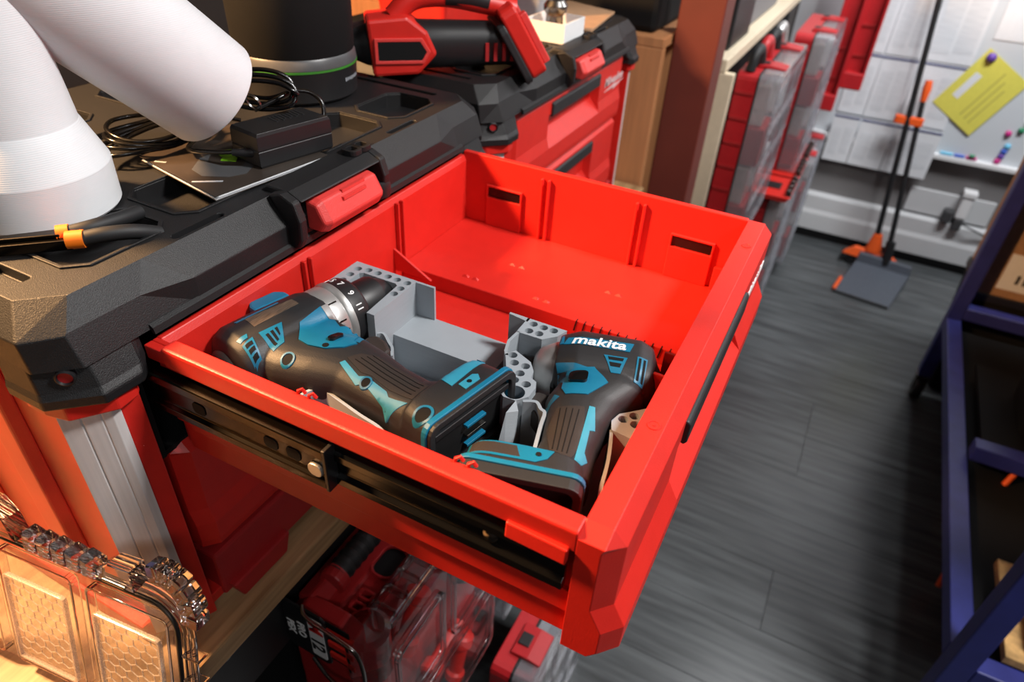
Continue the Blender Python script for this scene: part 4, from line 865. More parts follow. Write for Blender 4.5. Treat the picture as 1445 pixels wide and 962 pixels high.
# ------------------------------------------------------------------ organizer cases
def organizer(name, W, T, H, loc, label, group, handle=False, nb=(2, 3)):
    t = thing(name, loc, label, 'organizer', group)
    L = Vector(loc)
    def p(n, mb, m, bev=0, par=None, smooth=0):
        mb.v = [tuple(Vector(q) + L) for q in mb.v]; return obj(n, mb, m, par or t, bev, smooth)
    fx = frame((0, 0, 0), (1, 0, 0), (0, 0, 1))       # local (x, z) -> extrude along -y
    tr_ = MB().prism(rrect(-W / 2, W / 2, 0, H, 0.018, 3), -T / 2, 0.0, pockets=[(rrect(-W / 2 + 0.008, W / 2 - 0.008, 0.008, H - 0.008, 0.014, 3), -T / 2 + 0.006)], M=fx)
    tray = p('tray', tr_, 'red_case', 0.0015)
    for k in range(7):
        z = 0.05 + k * (H - 0.1) / 6
        p('end_rib', MB().box(-W / 2 - 0.004, -W / 2 + 0.002, 0.004, T / 2 - 0.004, z - 0.004, z + 0.004), 'red_dark', 0.0008, tray)
    p('seal', MB().prism(rrect(-W / 2 - 0.001, W / 2 + 0.001, -0.001, H + 0.001, 0.019, 3), -0.002, 0.002, holes=[rrect(-W / 2 + 0.006, W / 2 - 0.006, 0.006, H - 0.006, 0.014, 3)], M=fx), 'black')
    lid_ = p('lid', MB().prism(rrect(-W / 2, W / 2, 0, H, 0.018, 3), T / 2 - 0.003, T / 2, M=fx), 'clear', 0.001)
    p('lid_rim', MB().prism(rrect(-W / 2 - 0.001, W / 2 + 0.001, -0.001, H + 0.001, 0.019, 3), 0.002, T / 2 + 0.003, holes=[rrect(-W / 2 + 0.006, W / 2 - 0.006, 0.006, H - 0.006, 0.014, 3)], M=fx), 'smoke', 0.001, lid_)
    nx, nz = nb; bw, bh = (W - 0.04) / nx, (H - 0.05) / nz
    for i in range(nx):
        for j in range(nz):
            x0 = -W / 2 + 0.02 + i * bw; z0 = 0.025 + j * bh
            p('lid_window', MB().prism(rrect(x0 + 0.006, x0 + bw - 0.006, z0 + 0.006, z0 + bh - 0.006, 0.008, 2), T / 2, T / 2 + 0.005, holes=[rrect(x0 + 0.010, x0 + bw - 0.010, z0 + 0.010, z0 + bh - 0.010, 0.006, 2)], M=fx), 'smoke', 0, lid_)
            p('inner_bin', MB().prism(rrect(x0 + 0.003, x0 + bw - 0.003, z0 + 0.003, z0 + bh - 0.003, 0.006, 2), -T / 2 + 0.007, T / 2 - 0.01 - 0.012 * ((i + j) % 2), M=fx), ('red_dark', 'white', 'clear_line', 'grey_box')[(i * 3 + j * 2) % 4], 0.001, tray)
    for x in (-W * 0.28, W * 0.28):
        la_ = p('latch', MB().profx([(0.018, H + 0.001), (0.018, H + 0.008), (-0.012, H + 0.010), (-T / 2 + 0.002, H + 0.006), (-T / 2 + 0.002, H + 0.001)], x - 0.03, x + 0.03), 'red_case', 0.0015)
        p('latch_plate', MB().box(x - 0.012, x + 0.012, -0.006, 0.014, H + 0.008, H + 0.012), 'black', 0.001, la_)
    if handle:
        p('grip', spline_tube([(-0.07, T / 2 - 0.018, H + 0.004), (-0.055, T / 2 - 0.018, H + 0.022), (0, T / 2 - 0.018, H + 0.026), (0.055, T / 2 - 0.018, H + 0.022), (0.07, T / 2 - 0.018, H + 0.004)], 0.012, 12), 'rubber_dark', smooth=50)
    return t
GH = 'organizers hanging along the benches'
# the pipe tool case hanging right under the drawer
pc = thing('tool_case', (0.44, 0.325, 0.45), 'red case with black ribbed grip and PRO PEX label under the drawer', 'tool case')
X0c, X1c, Y0c, Y1c, Zc = 0.288, 0.565, 0.268, 0.386, 0.80
fxz = frame((0, 0, 0), (1, 0, 0), (0, 0, 1))
bd = MB(); bd.prism([(Y0c + 0.035, 0.42), (Y1c, 0.42), (Y1c, Zc + 0.012), (Y1c - 0.02, Zc + 0.022), (Y1c - 0.036, Zc + 0.012), (Y1c - 0.040, Zc - 0.012), (Y0c + 0.045, Zc - 0.012), (Y0c + 0.035, Zc - 0.002)], X0c + 0.012, X1c, M=frame((0, 0, 0), (0, 1, 0), (0, 0, 1)))
bdo = obj('case_body', bd, 'red_dark', pc, 0.004)
obj('body_end', MB().prism(crect(Y0c + 0.030, Y1c, 0.43, Zc + 0.020, 0.018), X0c - 0.004, X0c + 0.02, M=frame((0, 0, 0), (0, 1, 0), (0, 0, 1))), 'red_dark', pc, 0.004)
gr = MB(); n = 12
xs = [0.336 + 0.0105 * k for k in range(n * 2)]
gr.loft([[(x, 0.358 + (0.0135 if i % 2 else 0.0150) * math.cos(t), Zc + 0.022 + (0.0135 if i % 2 else 0.0150) * math.sin(t)) for t in [2 * PI * q / 16 for q in range(16)]] for i, x in enumerate([0.336 + 0.006 * k for k in range(32)])])
obj('grip', gr, 'rubber_dark', pc, smooth=25)
for x in (0.326, 0.53): obj('grip_mount', MB().loft([[(x + 0.0, 0.358 + 0.017 * math.cos(t), Zc + 0.018 + 0.017 * math.sin(t)) for t in [2 * PI * q / 16 for q in range(16)]], [(x + 0.014, 0.358 + 0.017 * math.cos(t), Zc + 0.020 + 0.017 * math.sin(t)) for t in [2 * PI * q / 16 for q in range(16)]]]), 'red_dark', pc, 0.002)
obj('port_rim', MB().prism(rrect(0.372, 0.420, 0.312, 0.348, 0.014), Zc - 0.0115, Zc - 0.006, holes=[rrect(0.375, 0.417, 0.315, 0.345, 0.012)]), 'red_dark', pc, 0.001)
obj('port', MB().prism(rrect(0.375, 0.417, 0.315, 0.345, 0.012), Zc - 0.0115, Zc - 0.0105), 'black_matte', pc)
for k in range(2):
    obj('hinge_lug', MB().prism(crect(0.318 + 0.017 * k, 0.331 + 0.017 * k, 0.312, 0.332, 0.003), Zc - 0.012, Zc + 0.004, holes=[crect(0.321 + 0.017 * k, 0.328 + 0.017 * k, 0.316, 0.328, 0.001)]), 'red_dark', pc, 0.001)
# clear front shell with ribs
cf = obj('clear_shell', MB().prism(rrect(X0c + 0.01, X1c, 0.42, Zc + 0.004, 0.02, 4), 0, 0.036, pockets=[], M=frame((0, Y0c + 0.034, 0), (1, 0, 0), (0, 0, 1))), 'clear', pc, 0.004)
for k in range(6):
    x = 0.335 + 0.024 * k
    obj('shell_rib', MB().box(x, x + 0.004, Y0c + 0.012, Y0c + 0.040, Zc - 0.004, Zc + 0.010), 'clear_solid', cf, 0.001)
obj('shell_edge', MB().box(0.325, X1c - 0.02, Y0c + 0.036, Y0c + 0.041, Zc - 0.004, Zc + 0.012), 'clear_solid', cf, 0.001)
obj('shell_edge', MB().box(0.325, X1c - 0.02, Y0c + 0.008, Y0c + 0.013, Zc - 0.006, Zc + 0.006), 'clear_solid', cf, 0.001)
for k, (xa, xb, za, zb) in enumerate(((0.31, 0.41, 0.63, 0.77), (0.43, 0.55, 0.63, 0.77), (0.31, 0.55, 0.45, 0.60))):
    obj('shell_window', MB().prism(rrect(xa, xb, za, zb, 0.012), 0, 0.006, holes=[rrect(xa + 0.006, xb - 0.006, za + 0.006, zb - 0.006, 0.01)], M=frame((0, Y0c - 0.002, 0), (1, 0, 0), (0, 0, 1))), 'clear_solid', cf, 0.001)
for k, (x, z, m_) in enumerate(((0.35, 0.70, 'red'), (0.40, 0.56, 'red'), (0.48, 0.70, 'rubber'), (0.50, 0.52, 'red'), (0.35, 0.50, 'grey_box'))):
    obj('stored_fitting', MB().lathe([(0.012, 0), (0.016, 0.004), (0.016, 0.02), (0.011, 0.024), (0.011, 0.07), (0.015, 0.074), (0.015, 0.085)], 16, Matrix.Translation((x, 0.285, z)) @ Matrix.Rotation(0.5 + k, 4, 'Y')), m_, pc, smooth=40)
# black label on the end with lettering, red vents and wire bail
XE = X0c - 0.005
lb = obj('label_plate', MB().prism(crect(0.3285, 0.3885, 0.742, 0.832, 0.006), 0, 0.003, M=frame((XE, 0, 0), (0, 1, 0), (0, 0, 1)) @ Matrix.Scale(-1, 4, (0, 0, 1))), 'black', pc, 0.001)
FL = lambda y, z, e=0.0032: frame((XE - e, y, z), (0, 0, -1), (0, -1, 0))
obj('label_lettering', text_mb('PRO', 0.0145, FL(0.3655, 0.787), 0.0005, bold=0.0004), 'white_text', lb)
obj('label_lettering', text_mb('PEX', 0.0145, FL(0.3805, 0.784), 0.0005, bold=0.0004), 'white_text', lb)
ip = obj('name_inset', MB().prism(rrect(0.333, 0.353, 0.752, 0.824, 0.002), 0, 0.001, M=frame((XE - 0.003, 0, 0), (0, 1, 0), (0, 0, 1)) @ Matrix.Scale(-1, 4, (0, 0, 1))), 'white', pc)
obj('inset_letter', text_mb('M', 0.025, FL(0.343, 0.809, 0.0044), 0.0005, bold=0.0009), 'red', ip)
obj('inset_letter', text_mb('12', 0.025, FL(0.343, 0.777, 0.0044), 0.0005, bold=0.0006), 'black', ip)
for k in range(3):
    z = 0.765 + 0.022 * k
    obj('vent_bar', MB().box(XE - 0.004, XE + 0.001, 0.292, 0.328, z, z + 0.011), 'red', pc, 0.0015)
obj('vent_recess', MB().box(XE - 0.0015, XE - 0.0005, 0.298, 0.3285, 0.757, 0.83), 'black_matte', pc)
obj('corner_bulge', MB().lathe([(0.026, 0), (0.026, 0.07), (0.02, 0.076)], 20, Matrix.Translation((0.302, 0.292, 0.745))), 'clear_solid', pc, smooth=40)
bail = [(XE - 0.004, 0.355, 0.842), (XE - 0.014, 0.340, 0.846), (XE - 0.018, 0.29, 0.846), (XE - 0.018, 0.274, 0.838), (XE - 0.018, 0.268, 0.81), (XE - 0.018, 0.270, 0.765), (XE - 0.018, 0.285, 0.748), (XE - 0.016, 0.32, 0.744), (XE - 0.006, 0.352, 0.746)]
obj('wire_bail', spline_tube(bail, 0.0022, 8), 'steel', pc, smooth=60)

o1 = organizer('organizer_case', 0.34, 0.085, 0.42, (0.80, 0.325, 0.36), 'clear fronted red organizer on the bench side just past the PRO PEX case', GH, nb=(3, 4))
o2 = dup(o1, (1.18, 0.325, 0.36), 0, 'clear fronted red organizer at the far end under the workbench', GH)
o3 = organizer('organizer_case', 0.30, 0.075, 0.40, (0.68, 0.215, 0.001), 'clear fronted red organizer standing on the floor under the open drawer', GH, nb=(3, 3))
o4 = dup(o3, (1.06, 0.235, 0.001), 0, 'second clear fronted organizer standing on the floor past the open drawer', GH)

# ------------------------------------------------------------------ background left of the aisle
cab = thing('tan_cabinet', (1.68, 0.7, 0.0), 'tan wooden cabinet end standing past the far tool chest', 'cabinet')
obj('end_panel', MB().box(1.45, 1.47, 0.385, 1.2, 0.0, 1.17), 'tan_wood', cab, 0.002); obj('top_panel', MB().box(1.45, 1.80, 0.385, 1.2, 1.17, 1.19), 'tan_wood', cab, 0.002); obj('back_panel', MB().box(1.78, 1.80, 0.395, 1.2, 0.0, 1.17), 'tan_wood', cab)
bc = thing('black_case', (1.64, 0.72, 1.19), 'large black case on top of the tan cabinet', 'case')
obj('case_body', MB().box(1.475, 1.79, 0.415, 1.0, 1.19, 1.40), 'black_matte', bc, 0.012); obj('case_lid', MB().box(1.47, 1.795, 0.41, 1.005, 1.403, 1.52), 'black_matte', bc, 0.012)
tag(obj('brown_post', MB().box(1.50, 1.585, 0.288, 0.380, 0.0, 2.7), 'brown_post', bev=0.003), 'tall brown post standing before the cream counter', 'post')
ct = thing('cream_counter', (2.5, 0.75, 0.0), 'cream counter with red organizers hanging along its front', 'counter')
obj('counter_top', MB().box(1.86, 3.3, 0.325, 1.2, 1.045, 1.078), 'cream', ct, 0.003); obj('end_panel', MB().box(1.86, 1.885, 0.302, 0.362, 0.0, 1.045), 'cream', ct, 0.003); obj('end_panel', MB().box(1.90, 1.925, 0.40, 1.2, 0.0, 1.045), 'tan_wood', ct); obj('front_panel', MB().box(1.925, 3.3, 0.37, 0.39, 0.0, 1.045), 'black_matte', ct)
bb = thing('black_bin', (2.12, 0.40, 1.078), 'black bin with grey front on the cream counter', 'bin')
obj('bin_body', MB().box(1.95, 2.20, 0.345, 0.60, 1.079, 1.28), 'black', bb, 0.006); obj('bin_rim', MB().box(1.945, 2.205, 0.34, 0.605, 1.26, 1.285), 'black', bb, 0.003)
gbx = thing('grey_case', (2.5, 0.45, 1.078), 'grey case behind the black bin on the cream counter', 'case')
obj('case_body', MB().box(2.25, 2.75, 0.36, 0.7, 1.079, 1.25), 'wall_grey', gbx, 0.01); obj('case_lid', MB().box(2.245, 2.755, 0.355, 0.705, 1.252, 1.30), 'grey_box', gbx, 0.01)
oa = organizer('organizer_case', 0.46, 0.11, 0.50, (2.135, 0.246, 0.545), 'red organizer with clear lid hanging nearest the brown post', GH, nb=(3, 4))
for k, (dx, m_) in enumerate(((-0.18, 'rubber_dark'), (-0.06, 'red_case'), (0.06, 'rubber_dark'), (0.17, 'silver'))):
    obj('loop_handle', spline_tube([(2.135 + dx - 0.03, 0.275, 1.046), (2.135 + dx - 0.02, 0.272, 1.085), (2.135 + dx + 0.02, 0.268, 1.092), (2.135 + dx + 0.04, 0.262, 1.046)], 0.013, 10), m_, oa, smooth=50)
ob = organizer('organizer_case', 0.42, 0.12, 0.47, (2.80, 0.195, 0.56), 'red organizer with clear lid hanging in the middle of the counter front', GH, nb=(3, 4))
oc = dup(ob, (2.62, 0.175, 0.06), 0, 'red organizer with clear lid in the lower row under the counter', GH)
od = dup(ob, (3.08, 0.145, 0.06), 0, 'far red organizer in the lower row by the white wall', GH)
for k in range(3):          # red trays with chrome knobs on the lower row
    x = 2.45 + 0.21 * k
    tb = thing('red_tray', (x, 0.17, 0.546), ('red tray with chrome knobs lying nearest on the lower organizers', 'red tray with chrome knobs in the middle of the lower organizers', 'red tray with chrome knobs farthest on the lower organizers')[k], 'tray', 'red trays on the lower organizers')
    obj('tray_body', MB().loft([[(p[0], p[1], 0.546) for p in rrect(x - 0.09, x + 0.09, 0.115, 0.235, 0.01)], [(p[0], p[1], 0.565) for p in rrect(x - 0.095, x + 0.095, 0.105, 0.245, 0.012)]]), 'red', tb, 0.002)
    obj('tray_recess', MB().box(x - 0.03, x + 0.03, 0.15, 0.2, 0.565, 0.568), 'black', tb, 0.001)
    for q in range(4):
        obj('knob', MB().lathe([(0.012, 0), (0.012, 0.01), (0.009, 0.022), (0.0001, 0.024)], 16, Matrix.Translation((x - 0.07 + 0.045 * q, 0.118, 0.564)), caps=False), 'steel', tb, smooth=40)
for k, (y, zb_, x) in enumerate(((0.128, 0.70, 3.12), (0.052, 0.79, 3.14))):
    rt_ = thing('wall_bracket', (x, y, zb_), ('shorter red channel bracket hanging left of the wall papers', 'red channel bracket hanging next to the wall papers')[k], 'bracket', 'red channel brackets')
    w_ = 0.034
    pr = [(y - w_, 0), (y + w_, 0), (y + w_, 0), ]
    mb_ = MB().box(x, x + 0.012, y - w_, y + w_, zb_, 1.35); obj('web', mb_, 'red_case', rt_, 0.002)
    for s_ in (-1, 1): obj('flange', MB().box(x - 0.03, x, y + s_ * w_ - 0.005, y + s_ * w_ + 0.005, zb_, 1.35), 'red_case', rt_, 0.002)
    for z in (zb_ + 0.09, zb_ + 0.2): obj('stiffener', MB().box(x - 0.006, x, y - w_ + 0.005, y + w_ - 0.005, z, z + 0.008), 'red_dark', rt_)
    obj('hook_end', MB().box(x - 0.034, x + 0.012, y - w_ - 0.006, y + w_ + 0.006, zb_ - 0.03, zb_ + 0.035), 'red_case', rt_, 0.006)
rail = tag(obj('hanging_rail', MB().box(3.132, 3.165, -0.02, 0.42, 1.33, 1.36), 'steel', bev=0.002), 'steel rail carrying the red brackets above the papers', 'rail')

# ------------------------------------------------------------------ far wall: whiteboard, papers, sockets
wbd = thing('whiteboard', (3.38, -0.5, 0.49), 'large whiteboard on the far wall behind the broom', 'whiteboard')
obj('panel', MB().box(3.378, 3.3895, -1.5, 0.35, 0.505, 2.2), 'whiteboard', wbd); obj('tray_ledge', MB().box(3.35, 3.3895, -1.5, 0.35, 0.488, 0.508), 'white', wbd, 0.003)
cols = ((0.075, -0.03), (-0.033, -0.168), (-0.172, -0.352)); rows = ((0.395, 0.60), (0.604, 0.855), (0.86, 1.20))
nmz = (('leftmost lower', 'leftmost middle', 'leftmost upper'), ('centre lower', 'centre middle', 'centre upper'), ('right lower', 'right middle', 'right upper'))
for i, (ya, yb) in enumerate(cols):
    for j, (za, zb_) in enumerate(rows):
        sh = thing('paper_sheet', (3.376, (ya + yb) / 2, za), nmz[i][j] + ' printed white sheet pinned on the whiteboard', 'paper', 'sheets on the whiteboard')
        sk = 0.012 * ((i * 2 + j) % 3 - 1)
        Mx = Matrix.Translation((0, (ya + yb) / 2, za)) @ Matrix.Rotation(sk * 0.6, 4, 'X') @ Matrix.Translation((0, -(ya + yb) / 2, -za))
        e = 0.0012 * ((i + j) % 3) + (0.027 if j == 0 else 0)
        obj('sheet', MB().box(3.3735 - e, 3.3745 - e, yb, ya, za, zb_, Mx), 'paper', sh)
        obj('print_block', MB().box(3.3728 - e, 3.3735 - e, yb + 0.015, (ya + yb) / 2 - 0.006, za + 0.04, zb_ - 0.05, Mx), 'paper_print', sh)
        obj('print_block', MB().box(3.3728 - e, 3.3735 - e, (ya + yb) / 2 + 0.006, ya - 0.015, za + 0.03, zb_ - 0.06, Mx), 'paper_print', sh)
        obj('edge_strip', MB().box(3.3722 - e, 3.3735 - e, yb, ya, zb_ - 0.012, zb_ - 0.004, Mx), 'ink_blue', sh)
yc = thing('yellow_note', (3.37, -0.42, 0.60), 'yellow card pinned at a slant with a purple magnet', 'note')
yq = [(-0.27, 0.708), (-0.39, 0.936), (-0.567, 0.829), (-0.447, 0.601)]
FY = frame((3.371, 0, 0), (0, 1, 0), (0, 0, 1))
yo = obj('card', MB().prism(yq, -0.0006, 0.0006, M=FY), 'yellow', yc)
c0 = Vector((-0.365, 0.79)); d1 = Vector((-0.12, 0.228)).normalized(); d2 = Vector((-d1.y, d1.x))
stk = [tuple(c0 + d1 * a + d2 * b) for a, b in ((-0.055, -0.014), (0.055, -0.014), (0.055, 0.014), (-0.055, 0.014))]
obj('sticker', MB().prism(stk, -0.0012, -0.0006, M=FY), 'paper', yc)
for k in range(3):
    c1 = Vector((-0.43 - 0.02 * k, 0.765 - 0.013 * k)); q = [tuple(c1 + d1 * a + d2 * b) for a, b in ((-0.10, -0.004), (0.10 - 0.02 * k, -0.004), (0.10 - 0.02 * k, 0.004), (-0.10, 0.004))]
    obj('faint_print', MB().prism(q, -0.0011, -0.0006, M=FY), 'yellow_print', yc)
def dome(name, y, z, r, m, lab, grp=None, x=3.377):
    return tag(obj(name, MB().lathe([(r, 0), (r, r * 0.35), (r * 0.7, r * 0.8), (r * 0.3, r * 0.95), (0.0001, r)], 20, Matrix.Translation((x, y, z)) @ Matrix.Rotation(-PI / 2, 4, 'Y'), caps=False), m, smooth=50), lab, 'magnet', grp)
dome('magnet', -0.4058, 0.904, 0.018, 'purple', 'round purple magnet holding the yellow card', None, 3.3695)
for k, (y, z, m_, nm) in enumerate(((-0.628, 0.69, 'blue_marker', 'upper blue'), (-0.645, 0.71, 'blue_marker', 'highest blue'), (-0.616, 0.655, 'green_marker', 'green'), (-0.578, 0.635, 'magenta', 'small pink'), (-0.596, 0.585, 'cyan_marker', 'pale blue'), (-0.592, 0.563, 'blue_marker', 'lower blue'), (-0.59, 0.543, 'purple', 'lower purple'), (-0.585, 0.522, 'magenta', 'lowest pink'))):
    dome('magnet', y, z, 0.0125, m_, nm + ' round magnet at the right of the whiteboard', 'small magnets on the whiteboard')
for k, (y0, y1, m_, nm) in enumerate(((-0.372, -0.42, 'cyan_marker', 'pale blue'), (-0.425, -0.465, 'blue_marker', 'blue'), (-0.47, -0.51, 'magenta', 'pink'), (-0.478, -0.50, 'green_marker', 'green'))):
    tag(obj('marker_pen', MB().tube([(3.362 - 0.008 * (k == 3), y0, 0.516 + 0.012 * (k == 3)), (3.362 - 0.008 * (k == 3), y1, 0.516 + 0.012 * (k == 3))], 0.007, 12), m_, smooth=50), nm + ' marker lying on the whiteboard ledge', 'marker', 'markers on the ledge')
tag(obj('diagram_sheet', MB().box(3.3752, 3.3765, -0.62, -0.385, 0.968, 1.3), 'paper', bev=0.0), 'pale diagram sheet at the upper right of the whiteboard', 'paper')
sk_ = thing('wall_socket', (3.38, -0.53, 0.24), 'white power adapter plugged into the wall above the trunking', 'socket')
obj('adapter', MB().box(3.33, 3.385, -0.567, -0.523, 0.262, 0.375), 'white', sk_, 0.006); obj('adapter_top', MB().box(3.325, 3.38, -0.572, -0.518, 0.36, 0.385), 'white', sk_, 0.004)
obj('plate', MB().box(3.376, 3.3895, -0.66, -0.325, 0.235, 0.345), 'wall_white', sk_, 0.003)
for y, z in ((-0.497, 0.262), (-0.545, 0.238)):
    pg = obj('plug', MB().box(3.325, 3.376, y - 0.018, y + 0.018, z - 0.03, z + 0.026), 'plug_dark', sk_, 0.006)
obj('lead', spline_tube([(3.33, -0.555, 0.245), (3.32, -0.60, 0.235), (3.335, -0.66, 0.212), (3.335, -0.75, 0.18)], 0.004, 8), 'plug_dark', sk_, smooth=60)

# ------------------------------------------------------------------ broom and dustpan
br = thing('broom', (3.19, -0.25, 0.0), 'long handled black broom with orange joint leaning on the whiteboard', 'broom')
b0, b1 = Vector((3.20, -0.262, 0.10)), Vector((3.318, -0.138, 1.20))
obj('pole', MB().tube([b0, b1], 0.0115, 12), 'black', br, smooth=50)
obj('joint', MB().loft([[(3.2 + x * 1.2, -0.262 + y * 1.2, 0.085) for x, y in sup(16, 0.022, 0.03)], [(3.204 + x * 0.7, -0.258 + y * 0.7, 0.165) for x, y in sup(16, 0.022, 0.026)]]), 'orange_red', br, smooth=50)
obj('head', MB().loft([[(3.14, -0.39, 0.045), (3.19, -0.40, 0.045), (3.235, -0.15, 0.045), (3.19, -0.14, 0.045)], [(3.165, -0.34, 0.085), (3.19, -0.345, 0.085), (3.22, -0.19, 0.085), (3.195, -0.185, 0.085)]]), 'orange_red', br, 0.004)
bs_ = MB(); 
for k in range(26):
    for q in range(4):
        f_ = k / 25; x = 3.145 + 0.05 * f_ + q * 0.013; y = -0.39 + 0.245 * f_
        bs_.tube([(x, y, 0.046), (x + random.uniform(-0.008, 0.008), y + random.uniform(-0.008, 0.008), 0.001)], 0.0028, 4)
bo_ = obj('bristles', bs_, 'rubber_dark', br); bo_['kind'] = 'stuff'
obj('clip', MB().loft([[(3.268 + x, -0.205 + y, 0.63) for x, y in sup(16, 0.018, 0.055, 4)], [(3.268 + x, -0.205 + y, 0.66) for x, y in sup(16, 0.018, 0.055, 4)]]), 'orange_red', br, 0.002)
dp = thing('dustpan', (3.02, -0.3, 0.0), 'grey dustpan with orange tipped upright handle on the floor by the wall', 'dustpan')
dq = [(2.888, -0.15), (2.856, -0.372), (3.12, -0.43), (3.15, -0.21)]
pan = MB().loft([[(x, y, z) for (x, y), z in zip(dq, (0.001, 0.001, 0.001, 0.001))], [(x, y, z) for (x, y), z in zip(dq, (0.006, 0.006, 0.05, 0.05))]])
obj('pan', pan, 'dust_grey', dp, 0.004)
obj('lip', MB().tube([(2.885, -0.15, 0.006), (2.858, -0.37, 0.006)], 0.006, 8), 'black', dp)
obj('side_edge', MB().tube([(2.888, -0.15, 0.012), (2.97, -0.165, 0.03)], 0.008, 8), 'orange_red', dp, smooth=50)
obj('back_wall', MB().loft([[(3.10, -0.43, 0.03), (3.135, -0.435, 0.03), (3.165, -0.205, 0.03), (3.13, -0.205, 0.03)], [(3.12, -0.425, 0.085), (3.14, -0.428, 0.085), (3.168, -0.212, 0.085), (3.145, -0.212, 0.085)]]), 'dust_grey', dp, 0.004)
obj('socket', MB().tube([(3.14, -0.325, 0.06), (3.165, -0.315, 0.16)], 0.02, 14), 'black', dp, smooth=50)
obj('stem', MB().tube([(3.15, -0.32, 0.1), (3.298, -0.228, 0.73)], 0.011, 12), 'black', dp, smooth=50)
obj('handle_tip', MB().tube([(3.296, -0.2295, 0.72), (3.3, -0.227, 0.77), (3.305, -0.224, 0.80)], [0.012, 0.017, 0.013], 14), 'orange_red', dp, smooth=50)

# ------------------------------------------------------------------ blue rack on the right
rk = thing('blue_rack', (1.65, -0.8, 0.0), 'blue square tube rack on casters at the right of the aisle', 'rack')
XA, XB2, YA, YB2, s_ = 1.0, 2.30, -0.485, -1.05, 0.021
for x in (XA, XB2):
    for y in (YA, YB2):
        obj('post', MB().box(x - s_, x + s_, y - s_, y + s_, 0.095, 1.9), 'blue_steel', rk, 0.003)
        cs = obj('caster', MB().lathe([(0.012, -0.014), (0.038, -0.014), (0.04, -0.01), (0.04, 0.01), (0.038, 0.014), (0.012, 0.014)], 24, Matrix.Translation((x, y, 0.041)) @ Matrix.Rotation(PI / 2, 4, 'X')), 'rubber', rk, smooth=40)
        obj('caster_fork', MB().box(x - 0.022, x + 0.022, y - 0.022, y + 0.022, 0.078, 0.095), 'steel', cs, 0.002)
        for e in (-0.02, 0.017): obj('caster_fork', MB().box(x - 0.012, x + 0.012, y + e, y + e + 0.003, 0.03, 0.08), 'steel', cs)
for z in (0.312, 1.25, 1.88):
    for y in (YA, YB2): obj('long_beam', MB().box(XA + s_, XB2 - s_, y - s_, y + s_, z - s_, z + s_), 'blue_steel', rk, 0.003)
    for x in (XA, 1.60, XB2): obj('cross_beam', MB().box(x - s_, x + s_, YB2 + s_, YA - s_, z - s_ + (0.045 if z < 0.5 and x > 1.5 else 0), z + s_ + (0.045 if z < 0.5 and x > 1.5 else 0)), 'blue_steel', rk, 0.003)
obj('shelf_board', MB().box(XA - 0.01, XB2 + 0.01, YB2, YA, 1.275, 1.295), 'osb', rk, 0.002); obj('shelf_board', MB().box(XA + 0.02, XA + 0.26, YB2 + 0.02, YA - 0.06, 0.335, 0.355), 'osb', rk, 0.002)  # upper board is out of view, added to shade the floor
obj('shelf_board', MB().box(1.63, 2.02, YB2 + 0.022, YA - 0.05, 0.334, 0.346), 'black_matte', rk)
obj('bottom_board', MB().box(XA + 0.02, XB2 - 0.02, YB2 + 0.02, YA - 0.022, 0.291, 0.30), 'black_matte', rk)
ck_ = thing('black_crate', (2.48, -0.70, 0.0), 'black crate on the floor under the cardboard box past the rack', 'crate')
obj('crate_body', MB().loft([[(x, y, 0.0) for x, y in rrect(2.37, 2.60, -0.90, -0.53, 0.02)], [(x, y, 0.39) for x, y in rrect(2.35, 2.62, -0.92, -0.51, 0.02)]]), 'black_matte', ck_, 0.003)
obj('crate_rim', MB().prism(rrect(2.345, 2.625, -0.925, -0.505, 0.022), 0.385, 0.41, holes=[rrect(2.355, 2.615, -0.915, -0.515, 0.018)]), 'black', ck_, 0.002)
bx = thing('cardboard_box', (2.48, -0.70, 0.41), 'tan cardboard box with dark hand hole and white label behind the blue post', 'box')
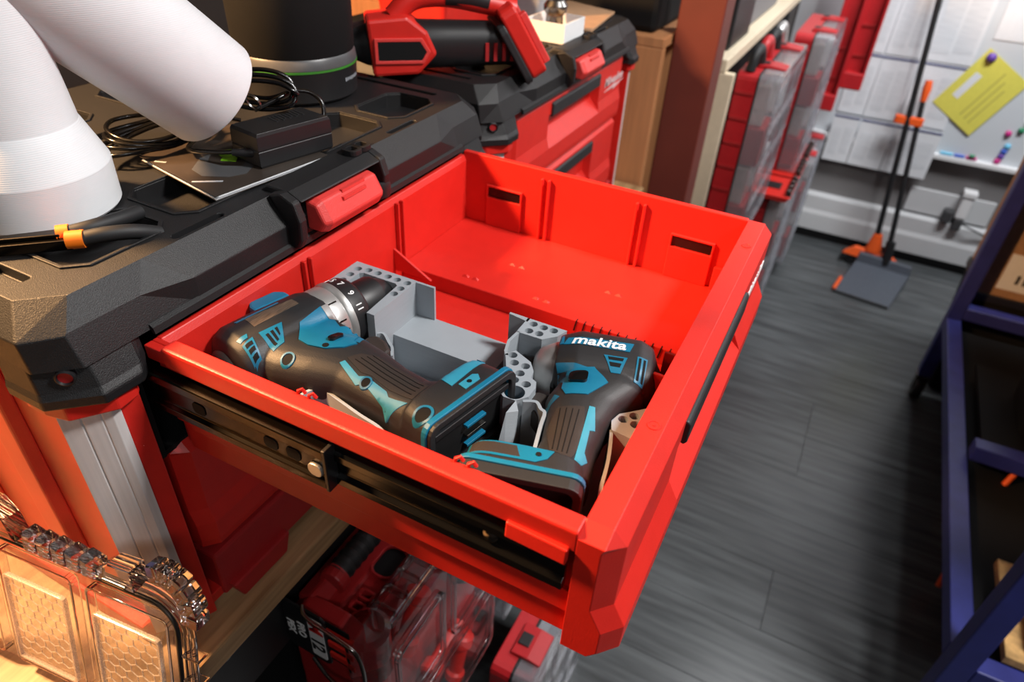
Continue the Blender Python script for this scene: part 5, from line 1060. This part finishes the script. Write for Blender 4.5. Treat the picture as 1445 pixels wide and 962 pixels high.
obj('carton', MB().box(2.35, 2.61, -0.90, -0.515, 0.411, 0.80), 'cardboard', bx, 0.003)
obj('flap', MB().loft([[(2.35, -0.515, 0.795), (2.61, -0.515, 0.795), (2.61, -0.519, 0.795), (2.35, -0.519, 0.795)], [(2.35, -0.500, 0.86), (2.61, -0.500, 0.86), (2.61, -0.504, 0.86), (2.35, -0.504, 0.86)]]), 'cardboard', bx)
obj('hand_hole', MB().prism(rrect(-0.70, -0.575, 0.60, 0.665, 0.015), 0, 0.002, M=frame((2.3495, 0, 0), (0, 1, 0), (0, 0, 1)) @ Matrix.Scale(-1, 4, (0, 0, 1))), 'black_matte', bx)
obj('label', MB().box(2.348, 2.3498, -0.74, -0.56, 0.44, 0.56), 'paper', bx)
for k in range(5): obj('label_print', MB().box(2.3472, 2.348, -0.61 - 0.02 * k, -0.60 - 0.02 * k, 0.465, 0.495), 'grey_band', bx)
tag(obj('black_tub', MB().loft([[(x, y, 0.347) for x, y in rrect(1.70, 1.93, -0.98, -0.62, 0.03)], [(x, y, 0.50) for x, y in rrect(1.68, 1.95, -1.0, -0.60, 0.035)]]), 'black_matte', bev=0.004), 'low black tub standing on the blue rack shelf', 'tub')
tag(obj('orange_cord', spline_tube([(1.45, -0.56, 0.02), (1.52, -0.575, 0.15), (1.58, -0.60, 0.30), (1.64, -0.66, 0.45), (1.655, -0.70, 0.64)], 0.007, 8), 'orange_red', smooth=60), 'orange cord hanging down inside the blue rack', 'cord')
tag(obj('plywood_offcut', MB().box(1.04, 1.24, -0.95, -0.58, 0.357, 0.42), 'osb', bev=0.002), 'rough chipboard offcut lying on the low rack shelf', 'wood')
for k in range(4):  # out-of-view cartons added to cast the rack's shadow on the floor
    x0 = 1.03 + 0.31 * k
    tag(obj('shade_carton', MB().box(x0, x0 + 0.28, -1.02, -0.55, 1.296, 1.62 + 0.05 * (k % 2)), 'cardboard', bev=0.004), ('nearest', 'second', 'third', 'farthest')[k] + ' unseen cardboard carton added to cast shade from the blue rack', 'box', 'unseen shade cartons on the blue rack')
